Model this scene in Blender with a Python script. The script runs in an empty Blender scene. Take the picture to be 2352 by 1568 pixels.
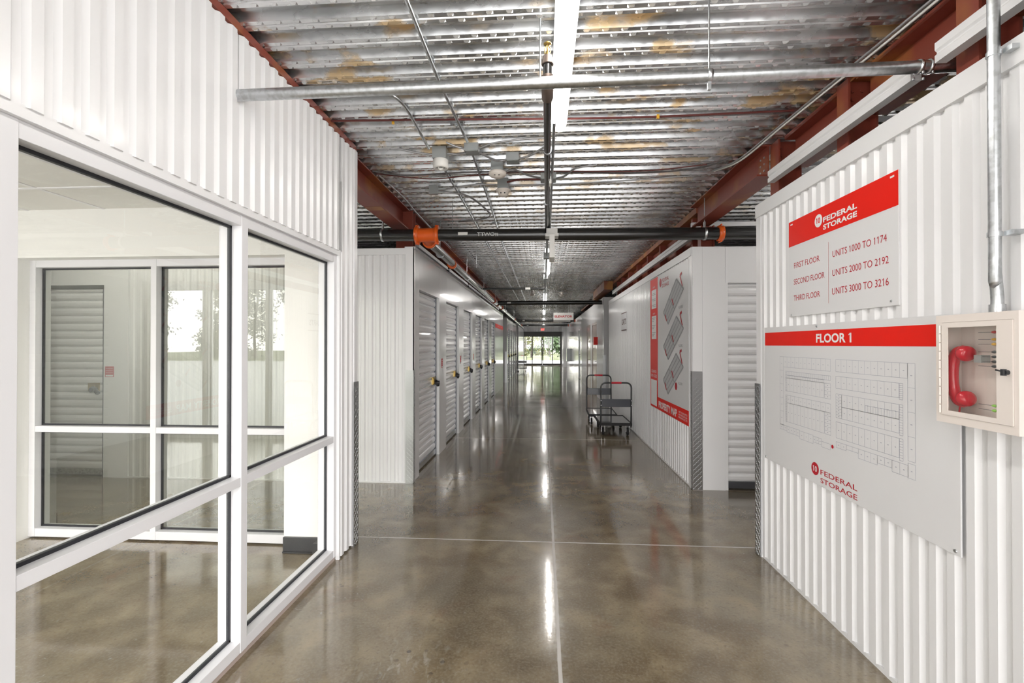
import bpy, math, random
from mathutils import Vector, Matrix
R = math.radians
C = bpy.context.scene.collection
sc = bpy.context.scene
random.seed(7)

# ------------------------------------------------------------------ camera
cam_d = bpy.data.cameras.new('camera')
cam = bpy.data.objects.new('camera', cam_d); C.objects.link(cam)
cam_d.sensor_width = 36.0
cam_d.lens = 1070.0 / 2352.0 * 36.0
cam_d.clip_start = 0.05; cam_d.clip_end = 500
cam.location = (0, 0, 1.5)
cam.rotation_euler = (R(90.33), 0, R(3.8))
sc.camera = cam

# ------------------------------------------------------------------ world, exposure
w = bpy.data.worlds.new('overcast_sky'); sc.world = w; w.use_nodes = True
nt = w.node_tree; nt.nodes.clear()
wo = nt.nodes.new('ShaderNodeOutputWorld'); bg = nt.nodes.new('ShaderNodeBackground')
tc = nt.nodes.new('ShaderNodeTexCoord'); sp = nt.nodes.new('ShaderNodeSeparateXYZ')
cr = nt.nodes.new('ShaderNodeValToRGB')
cr.color_ramp.elements[0].position = 0.45; cr.color_ramp.elements[0].color = (0.96, 0.92, 0.87, 1)
cr.color_ramp.elements[1].position = 1.0; cr.color_ramp.elements[1].color = (0.86, 0.90, 0.98, 1)
mp = nt.nodes.new('ShaderNodeMapRange'); mp.inputs[1].default_value = -1; mp.inputs[2].default_value = 1
nt.links.new(tc.outputs['Generated'], sp.inputs[0]); nt.links.new(sp.outputs[2], mp.inputs[0])
nt.links.new(mp.outputs[0], cr.inputs[0]); nt.links.new(cr.outputs[0], bg.inputs[0])
bg.inputs[1].default_value = 6.6
nt.links.new(bg.outputs[0], wo.inputs[0])
sc.view_settings.view_transform = 'Standard'
sc.view_settings.look = 'None'
sc.view_settings.gamma = 1.0
sc.view_settings.use_curve_mapping = False
sc.view_settings.exposure = 0.60
LED_STRENGTH = 17.5

def portal(name, loc, rot, sx, sy):
    l = bpy.data.lights.new(name, 'AREA'); l.shape = 'RECTANGLE'; l.size = sx; l.size_y = sy
    l.cycles.is_portal = True
    o = bpy.data.objects.new(name, l); C.objects.link(o); o.location = loc; o.rotation_euler = rot
# daylight enters here (portals only guide the sampling of the sky)
portal('daylight_portal', (1.8, -2.45, 1.45), (R(90), 0, 0), 6.8, 2.9)
portal('daylight_portal', (-4.0, -0.29, 1.25), (R(90), 0, 0), 4.6, 2.4)
portal('daylight_portal', (-0.05, 33.6, 1.1), (R(-90), 0, 0), 2.9, 2.2)

# ------------------------------------------------------------------ materials
M = {}
def mat(name, col, rough=0.5, metal=0.0, coat=0.0, spec=0.5, bump=None, noise=None, em=None, coat_rough=0.03):
    m = bpy.data.materials.new(name); m.use_nodes = True
    t = m.node_tree; b = t.nodes['Principled BSDF']
    b.inputs['Base Color'].default_value = (*col, 1)
    b.inputs['Roughness'].default_value = rough
    b.inputs['Metallic'].default_value = metal
    b.inputs['Coat Weight'].default_value = coat
    b.inputs['Coat Roughness'].default_value = coat_rough
    b.inputs['Specular IOR Level'].default_value = spec
    if em:
        b.inputs['Emission Color'].default_value = (*em[0], 1); b.inputs['Emission Strength'].default_value = em[1]
    if noise:      # (scale, second colour, low, high, detail)
        tcn = t.nodes.new('ShaderNodeTexCoord'); n = t.nodes.new('ShaderNodeTexNoise')
        n.inputs['Scale'].default_value = noise[0]; n.inputs['Detail'].default_value = noise[4] if len(noise) > 4 else 4
        r = t.nodes.new('ShaderNodeMapRange'); r.inputs[1].default_value = noise[2]; r.inputs[2].default_value = noise[3]
        mx = t.nodes.new('ShaderNodeMix'); mx.data_type = 'RGBA'
        mx.inputs[6].default_value = (*col, 1); mx.inputs[7].default_value = (*noise[1], 1)
        t.links.new(tcn.outputs['Object'], n.inputs['Vector']); t.links.new(n.outputs[0], r.inputs[0])
        t.links.new(r.outputs[0], mx.inputs[0]); t.links.new(mx.outputs[2], b.inputs['Base Color'])
    if bump:       # (scale, strength, distance)
        tcn = t.nodes.new('ShaderNodeTexCoord'); n = t.nodes.new('ShaderNodeTexNoise')
        n.inputs['Scale'].default_value = bump[0]; bp = t.nodes.new('ShaderNodeBump')
        bp.inputs['Strength'].default_value = bump[1]; bp.inputs['Distance'].default_value = bump[2]
        t.links.new(tcn.outputs['Object'], n.inputs['Vector']); t.links.new(n.outputs[0], bp.inputs['Height'])
        t.links.new(bp.outputs[0], b.inputs['Normal'])
    M[name] = m
    return m
mat('white_metal', (.80, .80, .81), .30, coat=.25, bump=(3.0, .15, .004), coat_rough=.12)
mat('white_gloss', (.74, .74, .75), .22, coat=.6, bump=(2.2, .25, .006), coat_rough=.06)
mat('white_trim', (.80, .80, .81), .35, coat=.2, coat_rough=.15)
mat('drywall', (.86, .86, .83), .85, bump=(90, .1, .002))
mat('ceiling_tile', (.80, .80, .76), .9)
mat('aluminium', (.74, .74, .76), .38, coat=.2, coat_rough=.2)
mat('gasket', (.012, .013, .018), .45)
mat('black_vinyl', (.018, .020, .024), .38)
mat('red_steel', (.25, .055, .035), .45, noise=(2.5, (.34, .12, .035), .52, .68), spec=.4)
mat('rust_steel', (.30, .10, .05), .5, noise=(3.0, (.45, .2, .06), .45, .62), spec=.4)
mat('galvanised', (.62, .64, .66), .33, metal=1.0, noise=(40, (.5, .52, .53), .45, .6))
mat('grey_box', (.42, .44, .44), .45, metal=.6)
mat('black_pipe', (.018, .018, .018), .22, coat=.7, coat_rough=.15)
mat('iron_fitting', (.17, .13, .11), .4, metal=.5)
mat('orange_paint', (.85, .13, .012), .33, coat=.4)
mat('red_coupling', (.50, .06, .015), .35, coat=.3)
mat('plastic_white', (.82, .81, .78), .4)
mat('detector_cream', (.80, .74, .68), .45)
mat('sign_white', (.74, .74, .75), .32, spec=.35)
mat('sign_red', (.80, .012, .004), .4, spec=.3)
mat('text_red', (.50, .012, .025), .5)
mat('text_white', (.85, .85, .85), .5)
mat('line_grey', (.42, .43, .50), .6)
mat('text_dark', (.16, .10, .10), .6)
mat('plan_grey', (.36, .37, .39), .6)
mat('plan_light', (.52, .53, .54), .6)
mat('cream_paint', (.80, .73, .68), .4, coat=.2)
mat('phone_red', (.62, .012, .03), .22, coat=.5)
mat('wire_red', (.6, .03, .03), .4); mat('wire_yellow', (.8, .45, .05), .4); mat('wire_green', (.35, .8, .1), .4)
mat('brass', (.42, .30, .10), .35, metal=1.0)
mat('black_metal', (.015, .016, .020), .32, coat=.4)
mat('dark_steel', (.10, .105, .12), .28, metal=.5, coat=.4)
mat('cart_plate', (.10, .10, .105), .16, metal=.3, coat=.6)
mat('cart_panel', (.018, .022, .034), .35, coat=.2)
mat('rubber', (.02, .02, .022), .7)
mat('chrome', (.8, .8, .82), .15, metal=1.0)
mat('diamond_plate', (.56, .57, .58), .30, metal=1.0)
mat('lens', (.005, .005, .008), .08, coat=1)
mat('door_frame_dark', (.022, .019, .016), .4)
mat('tan_door', (.46, .38, .34), .4, coat=.3)
mat('wood_brown', (.16, .09, .06), .6)
mat('joint_white', (.55, .54, .52), .7)
mat('led', (1, 1, 1), .5, em=((1, .965, .915), LED_STRENGTH))
mat('exit_lit', (.8, .05, .05), .5, em=((1, .12, .1), 1.2))
mat('asphalt', (.42, .41, .39), .9)
mat('grass', (.07, .095, .025), .9, noise=(1.2, (.13, .13, .05), .4, .7))
mat('bark', (.085, .07, .06), .9, noise=(6, (.05, .04, .035), .4, .6))
mat('leaf_green', (.028, .058, .012), .7); mat('leaf_yellow', (.085, .09, .018), .7); mat('leaf_dark', (.015, .03, .010), .7)
mat('mat_grey', (.06, .06, .06), .9)
mat('conduit_cable', (.45, .45, .46), .35, metal=.7)
mat('dark_cable', (.12, .11, .11), .5); mat('red_cable', (.13, .028, .024), .5)

def glass_mat(name, tint, gl):
    m = bpy.data.materials.new(name); m.use_nodes = True; t = m.node_tree; t.nodes.clear()
    o = t.nodes.new('ShaderNodeOutputMaterial'); tr = t.nodes.new('ShaderNodeBsdfTransparent')
    g = t.nodes.new('ShaderNodeBsdfGlossy'); fr = t.nodes.new('ShaderNodeFresnel'); mx = t.nodes.new('ShaderNodeMixShader')
    mu = t.nodes.new('ShaderNodeMath'); mu.operation = 'MULTIPLY'; mu.inputs[1].default_value = gl; mu.use_clamp = True
    tr.inputs[0].default_value = (*tint, 1); g.inputs['Roughness'].default_value = 0.0
    g.inputs['Color'].default_value = (.95, 1, .97, 1); fr.inputs[0].default_value = 1.5
    ge = t.nodes.new('ShaderNodeNewGeometry'); bf = t.nodes.new('ShaderNodeMath'); bf.operation = 'SUBTRACT'; bf.inputs[0].default_value = 1.0
    m3 = t.nodes.new('ShaderNodeMath'); m3.operation = 'MULTIPLY'
    t.links.new(ge.outputs['Backfacing'], bf.inputs[1]); t.links.new(fr.outputs[0], mu.inputs[0])
    t.links.new(mu.outputs[0], m3.inputs[0]); t.links.new(bf.outputs[0], m3.inputs[1]); t.links.new(m3.outputs[0], mx.inputs[0])
    t.links.new(tr.outputs[0], mx.inputs[1]); t.links.new(g.outputs[0], mx.inputs[2]); t.links.new(mx.outputs[0], o.inputs[0])
    M[name] = m
glass_mat('glass', (.985, .982, .975), 1.3)
glass_mat('glass_office', (.86, .87, .83), 2.6)

def floor_mat():
    m = bpy.data.materials.new('polished_concrete'); m.use_nodes = True; t = m.node_tree; b = t.nodes['Principled BSDF']
    N = t.nodes.new; L = t.links.new
    tcn = N('ShaderNodeTexCoord'); O = tcn.outputs['Object']
    def noise(s, d=6, dist=0.0, scl=None):
        n = N('ShaderNodeTexNoise'); n.inputs['Scale'].default_value = s; n.inputs['Detail'].default_value = d
        n.inputs['Distortion'].default_value = dist
        if scl:
            q = N('ShaderNodeMapping'); q.inputs['Scale'].default_value = scl; L(O, q.inputs[0]); L(q.outputs[0], n.inputs['Vector'])
        else: L(O, n.inputs['Vector'])
        return n.outputs[0]
    def rng(x, a, c, lo=0, hi=1):
        r = N('ShaderNodeMapRange'); r.inputs[1].default_value = a; r.inputs[2].default_value = c
        r.inputs[3].default_value = lo; r.inputs[4].default_value = hi; L(x, r.inputs[0]); return r.outputs[0]
    def mix(f, a, c):
        x = N('ShaderNodeMix'); x.data_type = 'RGBA'
        L(f, x.inputs[0])
        for i, v in ((6, a), (7, c)):
            if isinstance(v, tuple): x.inputs[i].default_value = (*v, 1)
            else: L(v, x.inputs[i])
        return x.outputs[2]
    def math_(op, a, c=0.0):
        x = N('ShaderNodeMath'); x.operation = op
        for i, v in ((0, a), (1, c)):
            if isinstance(v, (int, float)): x.inputs[i].default_value = v
            else: L(v, x.inputs[i])
        return x.outputs[0]
    c = mix(rng(noise(1.1, 7, .6), .38, .64), (.128, .092, .050), (.225, .190, .128))
    c = mix(rng(noise(4.5, 8, .3), .42, .72), c, (.300, .240, .150))
    c = mix(rng(noise(2.3, 5, .8), .60, .74, 0, .6), c, (.205, .110, .060))
    c = mix(rng(noise(.7, 5, .4), .48, .66, 0, .8), c, (.098, .080, .058))
    c = mix(rng(noise(26, 3), .70, .78, 0, .35), c, (.42, .40, .36))
    c = mix(rng(noise(75, 4), .45, .75, 0, .30), c, (.36, .32, .25)); c = mix(rng(noise(48, 5, .5), .55, .75, 0, .45), c, (.075, .058, .038))
    # pale scuffs and dark spatters of their own shape
    vd = N('ShaderNodeVectorMath'); vd.operation = 'DISTANCE'; L(O, vd.inputs[0]); vd.inputs[1].default_value = (-.62, 2.12, 0)
    near = rng(vd.outputs['Value'], .05, .34, 1, 0)
    sc0 = math_('MULTIPLY', rng(noise(30, 8, 1.2, (1, 1.8, 1)), .66, .71), rng(noise(.9, 2), .55, .65))
    sc1 = math_('MAXIMUM', sc0, math_('MULTIPLY', rng(noise(20, 10, .4, (1.5, .6, 1)), .56, .70), near))
    c = mix(math_('MULTIPLY', sc1, .55), c, (.50, .49, .45))
    v = N('ShaderNodeTexVoronoi'); v.inputs['Scale'].default_value = 9; L(O, v.inputs['Vector'])
    v.inputs['Scale'].default_value = 16; dk = math_('MULTIPLY', rng(v.outputs[0], .16, .22, 1, 0), math_('MAXIMUM', rng(noise(1.3, 3), .66, .72), math_('MULTIPLY', near, rng(noise(7, 2), .45, .6))))
    c = mix(dk, c, (.035, .03, .028))
    s = N('ShaderNodeSeparateXYZ'); L(O, s.inputs[0])
    # filled control joints
    wob = math_('MULTIPLY', math_('SUBTRACT', noise(9, 4), .5), .007)
    jx = math_('ABSOLUTE', math_('ADD', math_('SUBTRACT', s.outputs[0], .078), wob))
    yy = math_('ADD', math_('SUBTRACT', s.outputs[1], 3.553 - 1.925), 385.0)
    jy = math_('ABSOLUTE', math_('ADD', math_('SUBTRACT', math_('MODULO', yy, 3.85), 1.925), wob))
    j = math_('MAXIMUM', rng(jx, .0065, .011, 1, 0), rng(jy, .005, .009, 1, 0))
    halo = math_('MULTIPLY', rng(jx, .01, .045, .35, 0), rng(noise(16, 5), .4, .7))
    c = mix(halo, c, (.50, .48, .44))
    c = mix(math_('MULTIPLY', j, .85), c, (.58, .56, .53))
    L(c, b.inputs['Base Color'])
    ro = rng(noise(2.0, 6, .4), .35, .7, .10, .20)
    ro = math_('ADD', ro, math_('MULTIPLY', j, .4))
    L(ro, b.inputs['Roughness'])
    b.inputs['Specular IOR Level'].default_value = .75
    b.inputs['Coat Weight'].default_value = .45; b.inputs['Coat Roughness'].default_value = .05
    bp = N('ShaderNodeBump'); bp.inputs['Strength'].default_value = .25; bp.inputs['Distance'].default_value = .0007
    L(noise(38, 3), bp.inputs['Height']); L(bp.outputs[0], b.inputs['Normal']); L(bp.outputs[0], b.inputs['Coat Normal'])
    M['floor'] = m
floor_mat()

def deck_mat():
    m = bpy.data.materials.new('galvanised_deck'); m.use_nodes = True; t = m.node_tree; b = t.nodes['Principled BSDF']
    N = t.nodes.new; L = t.links.new
    tcn = N('ShaderNodeTexCoord'); O = tcn.outputs['Object']
    def noise(s, d, scl=(1, 1, 1)):
        q = N('ShaderNodeMapping'); q.inputs['Scale'].default_value = scl; L(O, q.inputs[0])
        n = N('ShaderNodeTexNoise'); n.inputs['Scale'].default_value = s; n.inputs['Detail'].default_value = d; L(q.outputs[0], n.inputs['Vector'])
        return n.outputs[0]
    def rng(x, a, c, lo=0, hi=1):
        r = N('ShaderNodeMapRange'); r.inputs[1].default_value = a; r.inputs[2].default_value = c
        r.inputs[3].default_value = lo; r.inputs[4].default_value = hi; L(x, r.inputs[0]); return r.outputs[0]
    mx = N('ShaderNodeMix'); mx.data_type = 'RGBA'
    mx.inputs[6].default_value = (.52, .53, .54, 1); mx.inputs[7].default_value = (.80, .81, .82, 1)
    L(rng(noise(5, 6, (.5, 3, 1)), .35, .65), mx.inputs[0])
    st = N('ShaderNodeMath'); st.operation = 'MULTIPLY'
    s = N('ShaderNodeSeparateXYZ'); L(O, s.inputs[0])
    L(rng(noise(3.2, 5, (1, 2.6, 1)), .56, .63), st.inputs[0]); L(rng(s.outputs[1], 3.2, 6.0, .8, .12), st.inputs[1])
    m2 = N('ShaderNodeMix'); m2.data_type = 'RGBA'; L(st.outputs[0], m2.inputs[0]); L(mx.outputs[2], m2.inputs[6])
    m2.inputs[7].default_value = (.60, .40, .16, 1)
    L(m2.outputs[2], b.inputs['Base Color'])
    L(rng(st.outputs[0], 0, 1, .9, .3), b.inputs['Metallic'])
    L(rng(noise(9, 5, (.6, 2, 1)), .3, .7, .17, .33), b.inputs['Roughness'])
    M['deck'] = m
deck_mat()

# ------------------------------------------------------------------ mesh builder
class MB:
    def __init__(s): s.v = []; s.f = []; s.m = []; s.sm = []; s.cur = 0
    def add(s, vs, fs, smooth=False):
        o = len(s.v); s.v += [tuple(x) for x in vs]
        for f in fs: s.f.append(tuple(i + o for i in f)); s.m.append(s.cur); s.sm.append(smooth)
        return s
    def box(s, x0, x1, y0, y1, z0, z1):
        if x0 > x1: x0, x1 = x1, x0
        if y0 > y1: y0, y1 = y1, y0
        if z0 > z1: z0, z1 = z1, z0
        v = [(x, y, z) for x in (x0, x1) for y in (y0, y1) for z in (z0, z1)]
        return s.add(v, [(0, 1, 3, 2), (4, 6, 7, 5), (0, 4, 5, 1), (2, 3, 7, 6), (0, 2, 6, 4), (1, 5, 7, 3)])
    def obox(s, c, half, rot):     # oriented box
        m = Matrix.Translation(Vector(c)) @ rot.to_4x4()
        v = [m @ Vector((a * half[0], b * half[1], d * half[2])) for a in (-1, 1) for b in (-1, 1) for d in (-1, 1)]
        return s.add(v, [(0, 1, 3, 2), (4, 6, 7, 5), (0, 4, 5, 1), (2, 3, 7, 6), (0, 2, 6, 4), (1, 5, 7, 3)])
    def tube(s, pts, r, seg=12, cap=True):
        pts = [Vector(p) for p in pts]; rs = r if isinstance(r, (list, tuple)) else [r] * len(pts)
        rings = []; prev = None
        for i, p in enumerate(pts):
            a = (pts[i] - pts[i - 1]).normalized() if i > 0 else None
            b = (pts[i + 1] - pts[i]).normalized() if i < len(pts) - 1 else None
            d = (a + b).normalized() if a is not None and b is not None and (a + b).length > 1e-6 else (a if a is not None else b)
            if prev is None:
                u = d.orthogonal().normalized()
            else:
                u = prev - d * prev.dot(d); u = u.normalized() if u.length > 1e-6 else d.orthogonal().normalized()
            prev = u; w_ = d.cross(u)
            rings.append([p + (u * math.cos(2 * math.pi * k / seg) + w_ * math.sin(2 * math.pi * k / seg)) * rs[i] for k in range(seg)])
        vs = [q for rg in rings for q in rg]; fs = []
        for i in range(len(rings) - 1):
            for k in range(seg):
                a = i * seg + k; b = i * seg + (k + 1) % seg
                fs.append((a, b, b + seg, a + seg))
        s.add(vs, fs, True)
        if cap:
            s.add(rings[0], [tuple(reversed(range(seg)))]); s.add(rings[-1], [tuple(range(seg))])
        return s
    def lathe(s, prof, org=(0, 0, 0), axis=(0, 0, 1), seg=24):   # prof: (r, h)
        q = Vector((0, 0, 1)).rotation_difference(Vector(axis)).to_matrix(); o = Vector(org)
        vs = []; fs = []
        for r, h in prof:
            for k in range(seg):
                a = 2 * math.pi * k / seg; vs.append(o + q @ Vector((r * math.cos(a), r * math.sin(a), h)))
        for i in range(len(prof) - 1):
            for k in range(seg):
                a = i * seg + k; b = i * seg + (k + 1) % seg
                fs.append((a, b, b + seg, a + seg))
        s.add(vs, fs, True)
        n = (len(prof) - 1) * seg
        s.add([vs[k] for k in range(seg)], [tuple(reversed(range(seg)))]); s.add([vs[n + k] for k in range(seg)], [tuple(range(seg))])
        return s
    def extrude(s, prof, fn0, fn1, close=True, smooth=False):    # profile swept from fn0(p) to fn1(p)
        n = len(prof); vs = [fn0(*p) for p in prof] + [fn1(*p) for p in prof]
        fs = [(i, (i + 1) % n, n + (i + 1) % n, n + i) for i in range(n if close else n - 1)]
        if close: fs += [tuple(reversed(range(n))), tuple(range(n, 2 * n))]
        return s.add(vs, fs, smooth)
    def quad(s, pts): return s.add(pts, [(0, 1, 2, 3)])
    def text(s, txt, rect, fn, bold=0.0):
        vs, fs = text_geo(txt, bold)
        x0 = min(v[0] for v in vs); x1 = max(v[0] for v in vs); y0 = min(v[1] for v in vs); y1 = max(v[1] for v in vs)
        u0, u1, v0, v1 = rect
        return s.add([fn(u0 + (v[0] - x0) / (x1 - x0) * (u1 - u0), v0 + (v[1] - y0) / max(y1 - y0, 1e-6) * (v1 - v0)) for v in vs], fs)
    def build(s, name, ms, parent=None, kind=None, label=None, cat=None, group=None, loc=None, rot=None, bevel=0):
        if not isinstance(ms, (list, tuple)): ms = [ms]
        me = bpy.data.meshes.new(name)
        root = parent
        while root is not None and root.parent is not None: root = root.parent
        if root is not None: off = Vector(root.get('_o', (0, 0, 0)))
        elif loc is not None: off = Vector((0, 0, 0))
        else:
            xs = [v[0] for v in s.v]; ys = [v[1] for v in s.v]; zs = [v[2] for v in s.v]
            off = Vector(((min(xs) + max(xs)) / 2, (min(ys) + max(ys)) / 2, min(zs)))
            if kind == 'structure': off = Vector((0, 0, 0))
        me.from_pydata([(v[0] - off.x, v[1] - off.y, v[2] - off.z) for v in s.v], [], s.f)
        for m_ in ms: me.materials.append(M[m_])
        me.polygons.foreach_set('material_index', s.m); me.polygons.foreach_set('use_smooth', s.sm)
        me.update()
        o = bpy.data.objects.new(name, me); C.objects.link(o)
        if parent is not None: o.parent = parent
        elif loc is not None:
            o.location = loc
            if rot is not None: o.rotation_euler = rot
        else: o.location = off
        if bevel:
            b = o.modifiers.new('bevel', 'BEVEL'); b.width = bevel; b.segments = 2; b.limit_method = 'ANGLE'
        tag(o, label, cat, group, kind)
        return o
_tc = {}
def text_geo(txt, bold):
    k = (txt, bold)
    if k not in _tc:
        cu = bpy.data.curves.new('t', 'FONT'); cu.body = txt; cu.size = 1; cu.offset = bold; cu.resolution_u = 3
        ob = bpy.data.objects.new('t', cu); C.objects.link(ob)
        dg = bpy.context.evaluated_depsgraph_get(); me = bpy.data.meshes.new_from_object(ob.evaluated_get(dg))
        _tc[k] = ([tuple(v.co) for v in me.vertices], [tuple(p.vertices) for p in me.polygons])
        bpy.data.objects.remove(ob); bpy.data.curves.remove(cu); bpy.data.meshes.remove(me)
        if '1' in txt and len(txt) > 1 or txt == '1_':
            V, F = _tc[k]; one = text_geo('1', bold)[0]
            w1 = max(v[0] for v in one) - min(v[0] for v in one); h = max(v[1] for v in one)
            for j, ch in enumerate(txt):
                if ch != '1': continue
                pv = V if j == len(txt) - 1 else text_geo(txt[:j + 1], bold)[0]
                pv = [v for v in pv if len(v) < 4]
                xl = max(v[0] for v in pv) - w1; n = len(V)
                V += [(xl + w1 * .3, h, 0), (xl - .17 * h, h * .84, 0), (xl - .17 * h, h * .72, 0), (xl + w1 * .3, h * .86, 0)]; F += [(n, n + 1, n + 2, n + 3)]
    return _tc[k]
def tag(o, label=None, cat=None, group=None, kind=None):
    if label: o['label'] = label
    if cat: o['category'] = cat
    if group: o['group'] = group
    if kind: o['kind'] = kind
    return o
def thing(name, label, cat, loc=(0, 0, 0), rz=0, group=None, local=False, kind=None):
    """Empty at the base. Parts are given in world coordinates unless local=True."""
    o = bpy.data.objects.new(name, None); C.objects.link(o); o.location = loc; o.rotation_euler = (0, 0, rz)
    o.empty_display_size = .1
    if not local: o['_o'] = list(loc)
    return tag(o, label, cat, group, kind)
def dup(root, loc, rz=None, label=None, group=None):
    def rec(o, p):
        c = o.copy(); C.objects.link(c); c.parent = p
        for ch in list(o.children): rec(ch, c)
        return c
    r = rec(root, None); r.location = loc
    if rz is not None: r.rotation_euler = (0, 0, rz)
    if label: r['label'] = label
    if group: r['group'] = group
    return r
def arc(c, r, a0, a1, n, f):    # f maps (u,v)
    return [f(c[0] + r * math.cos(R(a0 + (a1 - a0) * i / n)), c[1] + r * math.sin(R(a0 + (a1 - a0) * i / n))) for i in range(n + 1)]
def smooth_path(pts, n=8):      # catmull-rom
    P = [Vector(p) for p in pts]; P = [P[0] * 2 - P[1]] + P + [P[-1] * 2 - P[-2]]; out = []
    for i in range(1, len(P) - 2):
        for k in range(n):
            t = k / n; a, b, c, d = P[i - 1:i + 3]
            out.append(.5 * ((2 * b) + (c - a) * t + (2 * a - 5 * b + 4 * c - d) * t * t + (3 * b - a - 3 * c + d) * t ** 3))
    return out + [P[-2]]

# corrugated sheet: profile positions along s (pitch .0833), depth d outwards
PITCH = 1 / 12.0
def corr_profile(s0, s1, d=.015, pitch=PITCH, phase=0.0):
    pts = []; k = math.floor((s0 - phase) / pitch) - 1
    rel = [(0.0, 0), (.14, 0), (.30, 1), (.34, 1.0), (.66, 1.0), (.70, 1), (.86, 0)]
    while phase + k * pitch < s1:
        for a, h in rel:
            pts.append((phase + (k + a) * pitch, h * d))
        k += 1
    def at(x):
        for i in range(len(pts) - 1):
            if pts[i][0] <= x <= pts[i + 1][0]:
                t = (x - pts[i][0]) / max(1e-9, pts[i + 1][0] - pts[i][0]); return pts[i][1] * (1 - t) + pts[i + 1][1] * t
        return 0
    inner = [p for p in pts if s0 + 1e-5 < p[0] < s1 - 1e-5]
    return [(s0, at(s0))] + inner + [(s1, at(s1))]
def corr_wall(mb, s0, s1, z0, z1, fn, d=.015, thick=.012):
    """fn(s, out, z) -> xyz ; out measured outwards from the valley plane"""
    pr = corr_profile(s0, s1, d)
    loop = [(a, h) for a, h in pr] + [(s1, -thick), (s0, -thick)]
    n = len(loop)
    vs = [fn(a, h, z0) for a, h in loop] + [fn(a, h, z1) for a, h in loop]
    fs = [(i, (i + 1) % n, n + (i + 1) % n, n + i) for i in range(n)]
    # caps as quads to the back line
    mb.add(vs, fs)
    for z in (z0, z1):
        vv = []; ff = []
        for a, h in pr: vv += [fn(a, h, z), fn(a, -thick, z)]
        for i in range(len(pr) - 1): ff.append((2 * i, 2 * i + 1, 2 * i + 3, 2 * i + 2))
        mb.add(vv, ff)

# ================================================================== STRUCTURE
STR = 'structure'
MB().box(-9, 9, -.4, 33.6, -.15, 0).box(-1.62, 9, -2.5, -.4, -.15, 0).build('floor', 'floor', kind=STR)

# --- steel deck ceiling, ribs across the corridor
dk = MB(); ys = -2.5; PD = .1525; zb, zt = 3.0, 3.04
prof = []; y = ys
while y < 33.6:
    prof += [(y, zb), (y + .024, zb), (y + .028, zb + .006), (y + .036, zb + .006), (y + .040, zb), (y + .064, zb), (y + .078, zt), (y + .104, zt), (y + .107, zt - .006), (y + .113, zt - .006), (y + .116, zt), (y + .138, zt)]
    y += PD
prof.append((y, zb))
for i in range(len(prof) - 1):
    (a, za), (b, zb_) = prof[i], prof[i + 1]
    xl = -1.6 if b < -.3 else -9; dk.quad([(xl, a, za), (9, a, za), (9, b, zb_), (xl, b, zb_)])
y = ys
while y < 33.4:      # rolled embossments: two staggered rows on each rib face
    for row, (yc, off) in enumerate(((y + .012, 0), (y + .052, .045))):
        x = -2.4 + off
        while x < 2.6:
            l, wd, h = .016, .0085, .008
            dk.add([(x - l, yc - wd, zb), (x + l, yc - wd, zb), (x + l, yc + wd, zb), (x - l, yc + wd, zb), (x - l * .5, yc, zb - h), (x + l * .5, yc, zb - h)],
                   [(0, 1, 5, 4), (1, 2, 5), (2, 3, 4, 5), (3, 0, 4)])
            x += .09
    y += PD
dk.cur = 1; dk.box(-9, 9, -.42, 33.7, 3.05, 3.2).box(-1.62, 9, -2.6, -.42, 3.05, 3.2)
dk.build('ceiling', ['deck', 'asphalt'], kind=STR)

# --- perimeter
MB().box(-9.15, -9, -.4, 33.6, 0, 3.1).build('wall_left', 'drywall', kind=STR)
MB().box(9, 9.15, -2.5, 33.6, 0, 3.1).build('wall_right', 'drywall', kind=STR)
# glazed entrance front behind the camera
fb = MB()
fb.box(5.2, 9, -2.55, -2.45, 0, 3.1).box(-1.62, -1.5, -2.55, -.4, 0, 3.1).box(-1.5, 5.2, -2.55, -2.45, 2.9, 3.1)
fb.build('wall_front', 'drywall', kind=STR)
w3 = thing('window_3', None, None, (1.8, -2.5, 0), kind=STR)
fr = MB(); xs = [-1.5, -.2, 1.1, 2.4, 3.7, 5.15]
for x in xs: fr.box(x, x + .05, -2.54, -2.46, 0, 2.9)
fr.box(-1.5, 5.2, -2.54, -2.46, 0, .06).box(-1.5, 5.2, -2.54, -2.46, 2.35, 2.40).box(-1.5, 5.2, -2.54, -2.46, 2.85, 2.9)
fr.build('frame', 'aluminium', w3)
# ================= office on the left
XF = -1.435      # storefront face
wl = MB()
fnL = lambda s, o, z: (-1.425 + o, s, z)
corr_wall(wl, -2.4, 3.19, 2.15, 2.645, fnL)
corr_wall(wl, -2.4, 2.084, 2.645, 2.955, fnL)
corr_wall(wl, 2.092, 3.19, 2.645, 2.955, fnL)
corr_wall(wl, 3.165, 3.42, .015, 2.955, fnL)
corr_wall(wl, -9, -3.98, 0.0, 2.955, lambda s, o, z: (s, 3.425 + o, z))
corr_wall(wl, -3.98, -1.87, 2.15, 2.955, lambda s, o, z: (s, 3.425 + o, z))
corr_wall(wl, -1.87, -1.43, 0.0, 2.955, lambda s, o, z: (s, 3.425 + o, z))
wl.cur = 1
wl.box(-1.437, -1.405, 3.42, 3.445, 0, 2.955)             # corner trim
wl.box(-1.425, -1.402, 3.385, 3.42, 0, 2.955)
wl.box(-1.44, -1.418, -2.4, 3.17, 2.118, 2.155)           # head trim
wl.box(-1.44, -1.415, 3.160, 3.178, .0, 2.155)            # jamb trim
wl.cur = 2                                              # drywall inside and core
wl.box(-1.56, -1.4385, -.4, 3.18, 2.125, 2.94)
wl.box(-1.56, -1.4385, 3.175, 3.26, 0, 2.94)
wl.box(-1.87, -1.4385, 3.26, 3.412, 0, 2.94)
wl.box(-3.98, -1.87, 3.26, 3.412, 2.15, 2.94)
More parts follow.
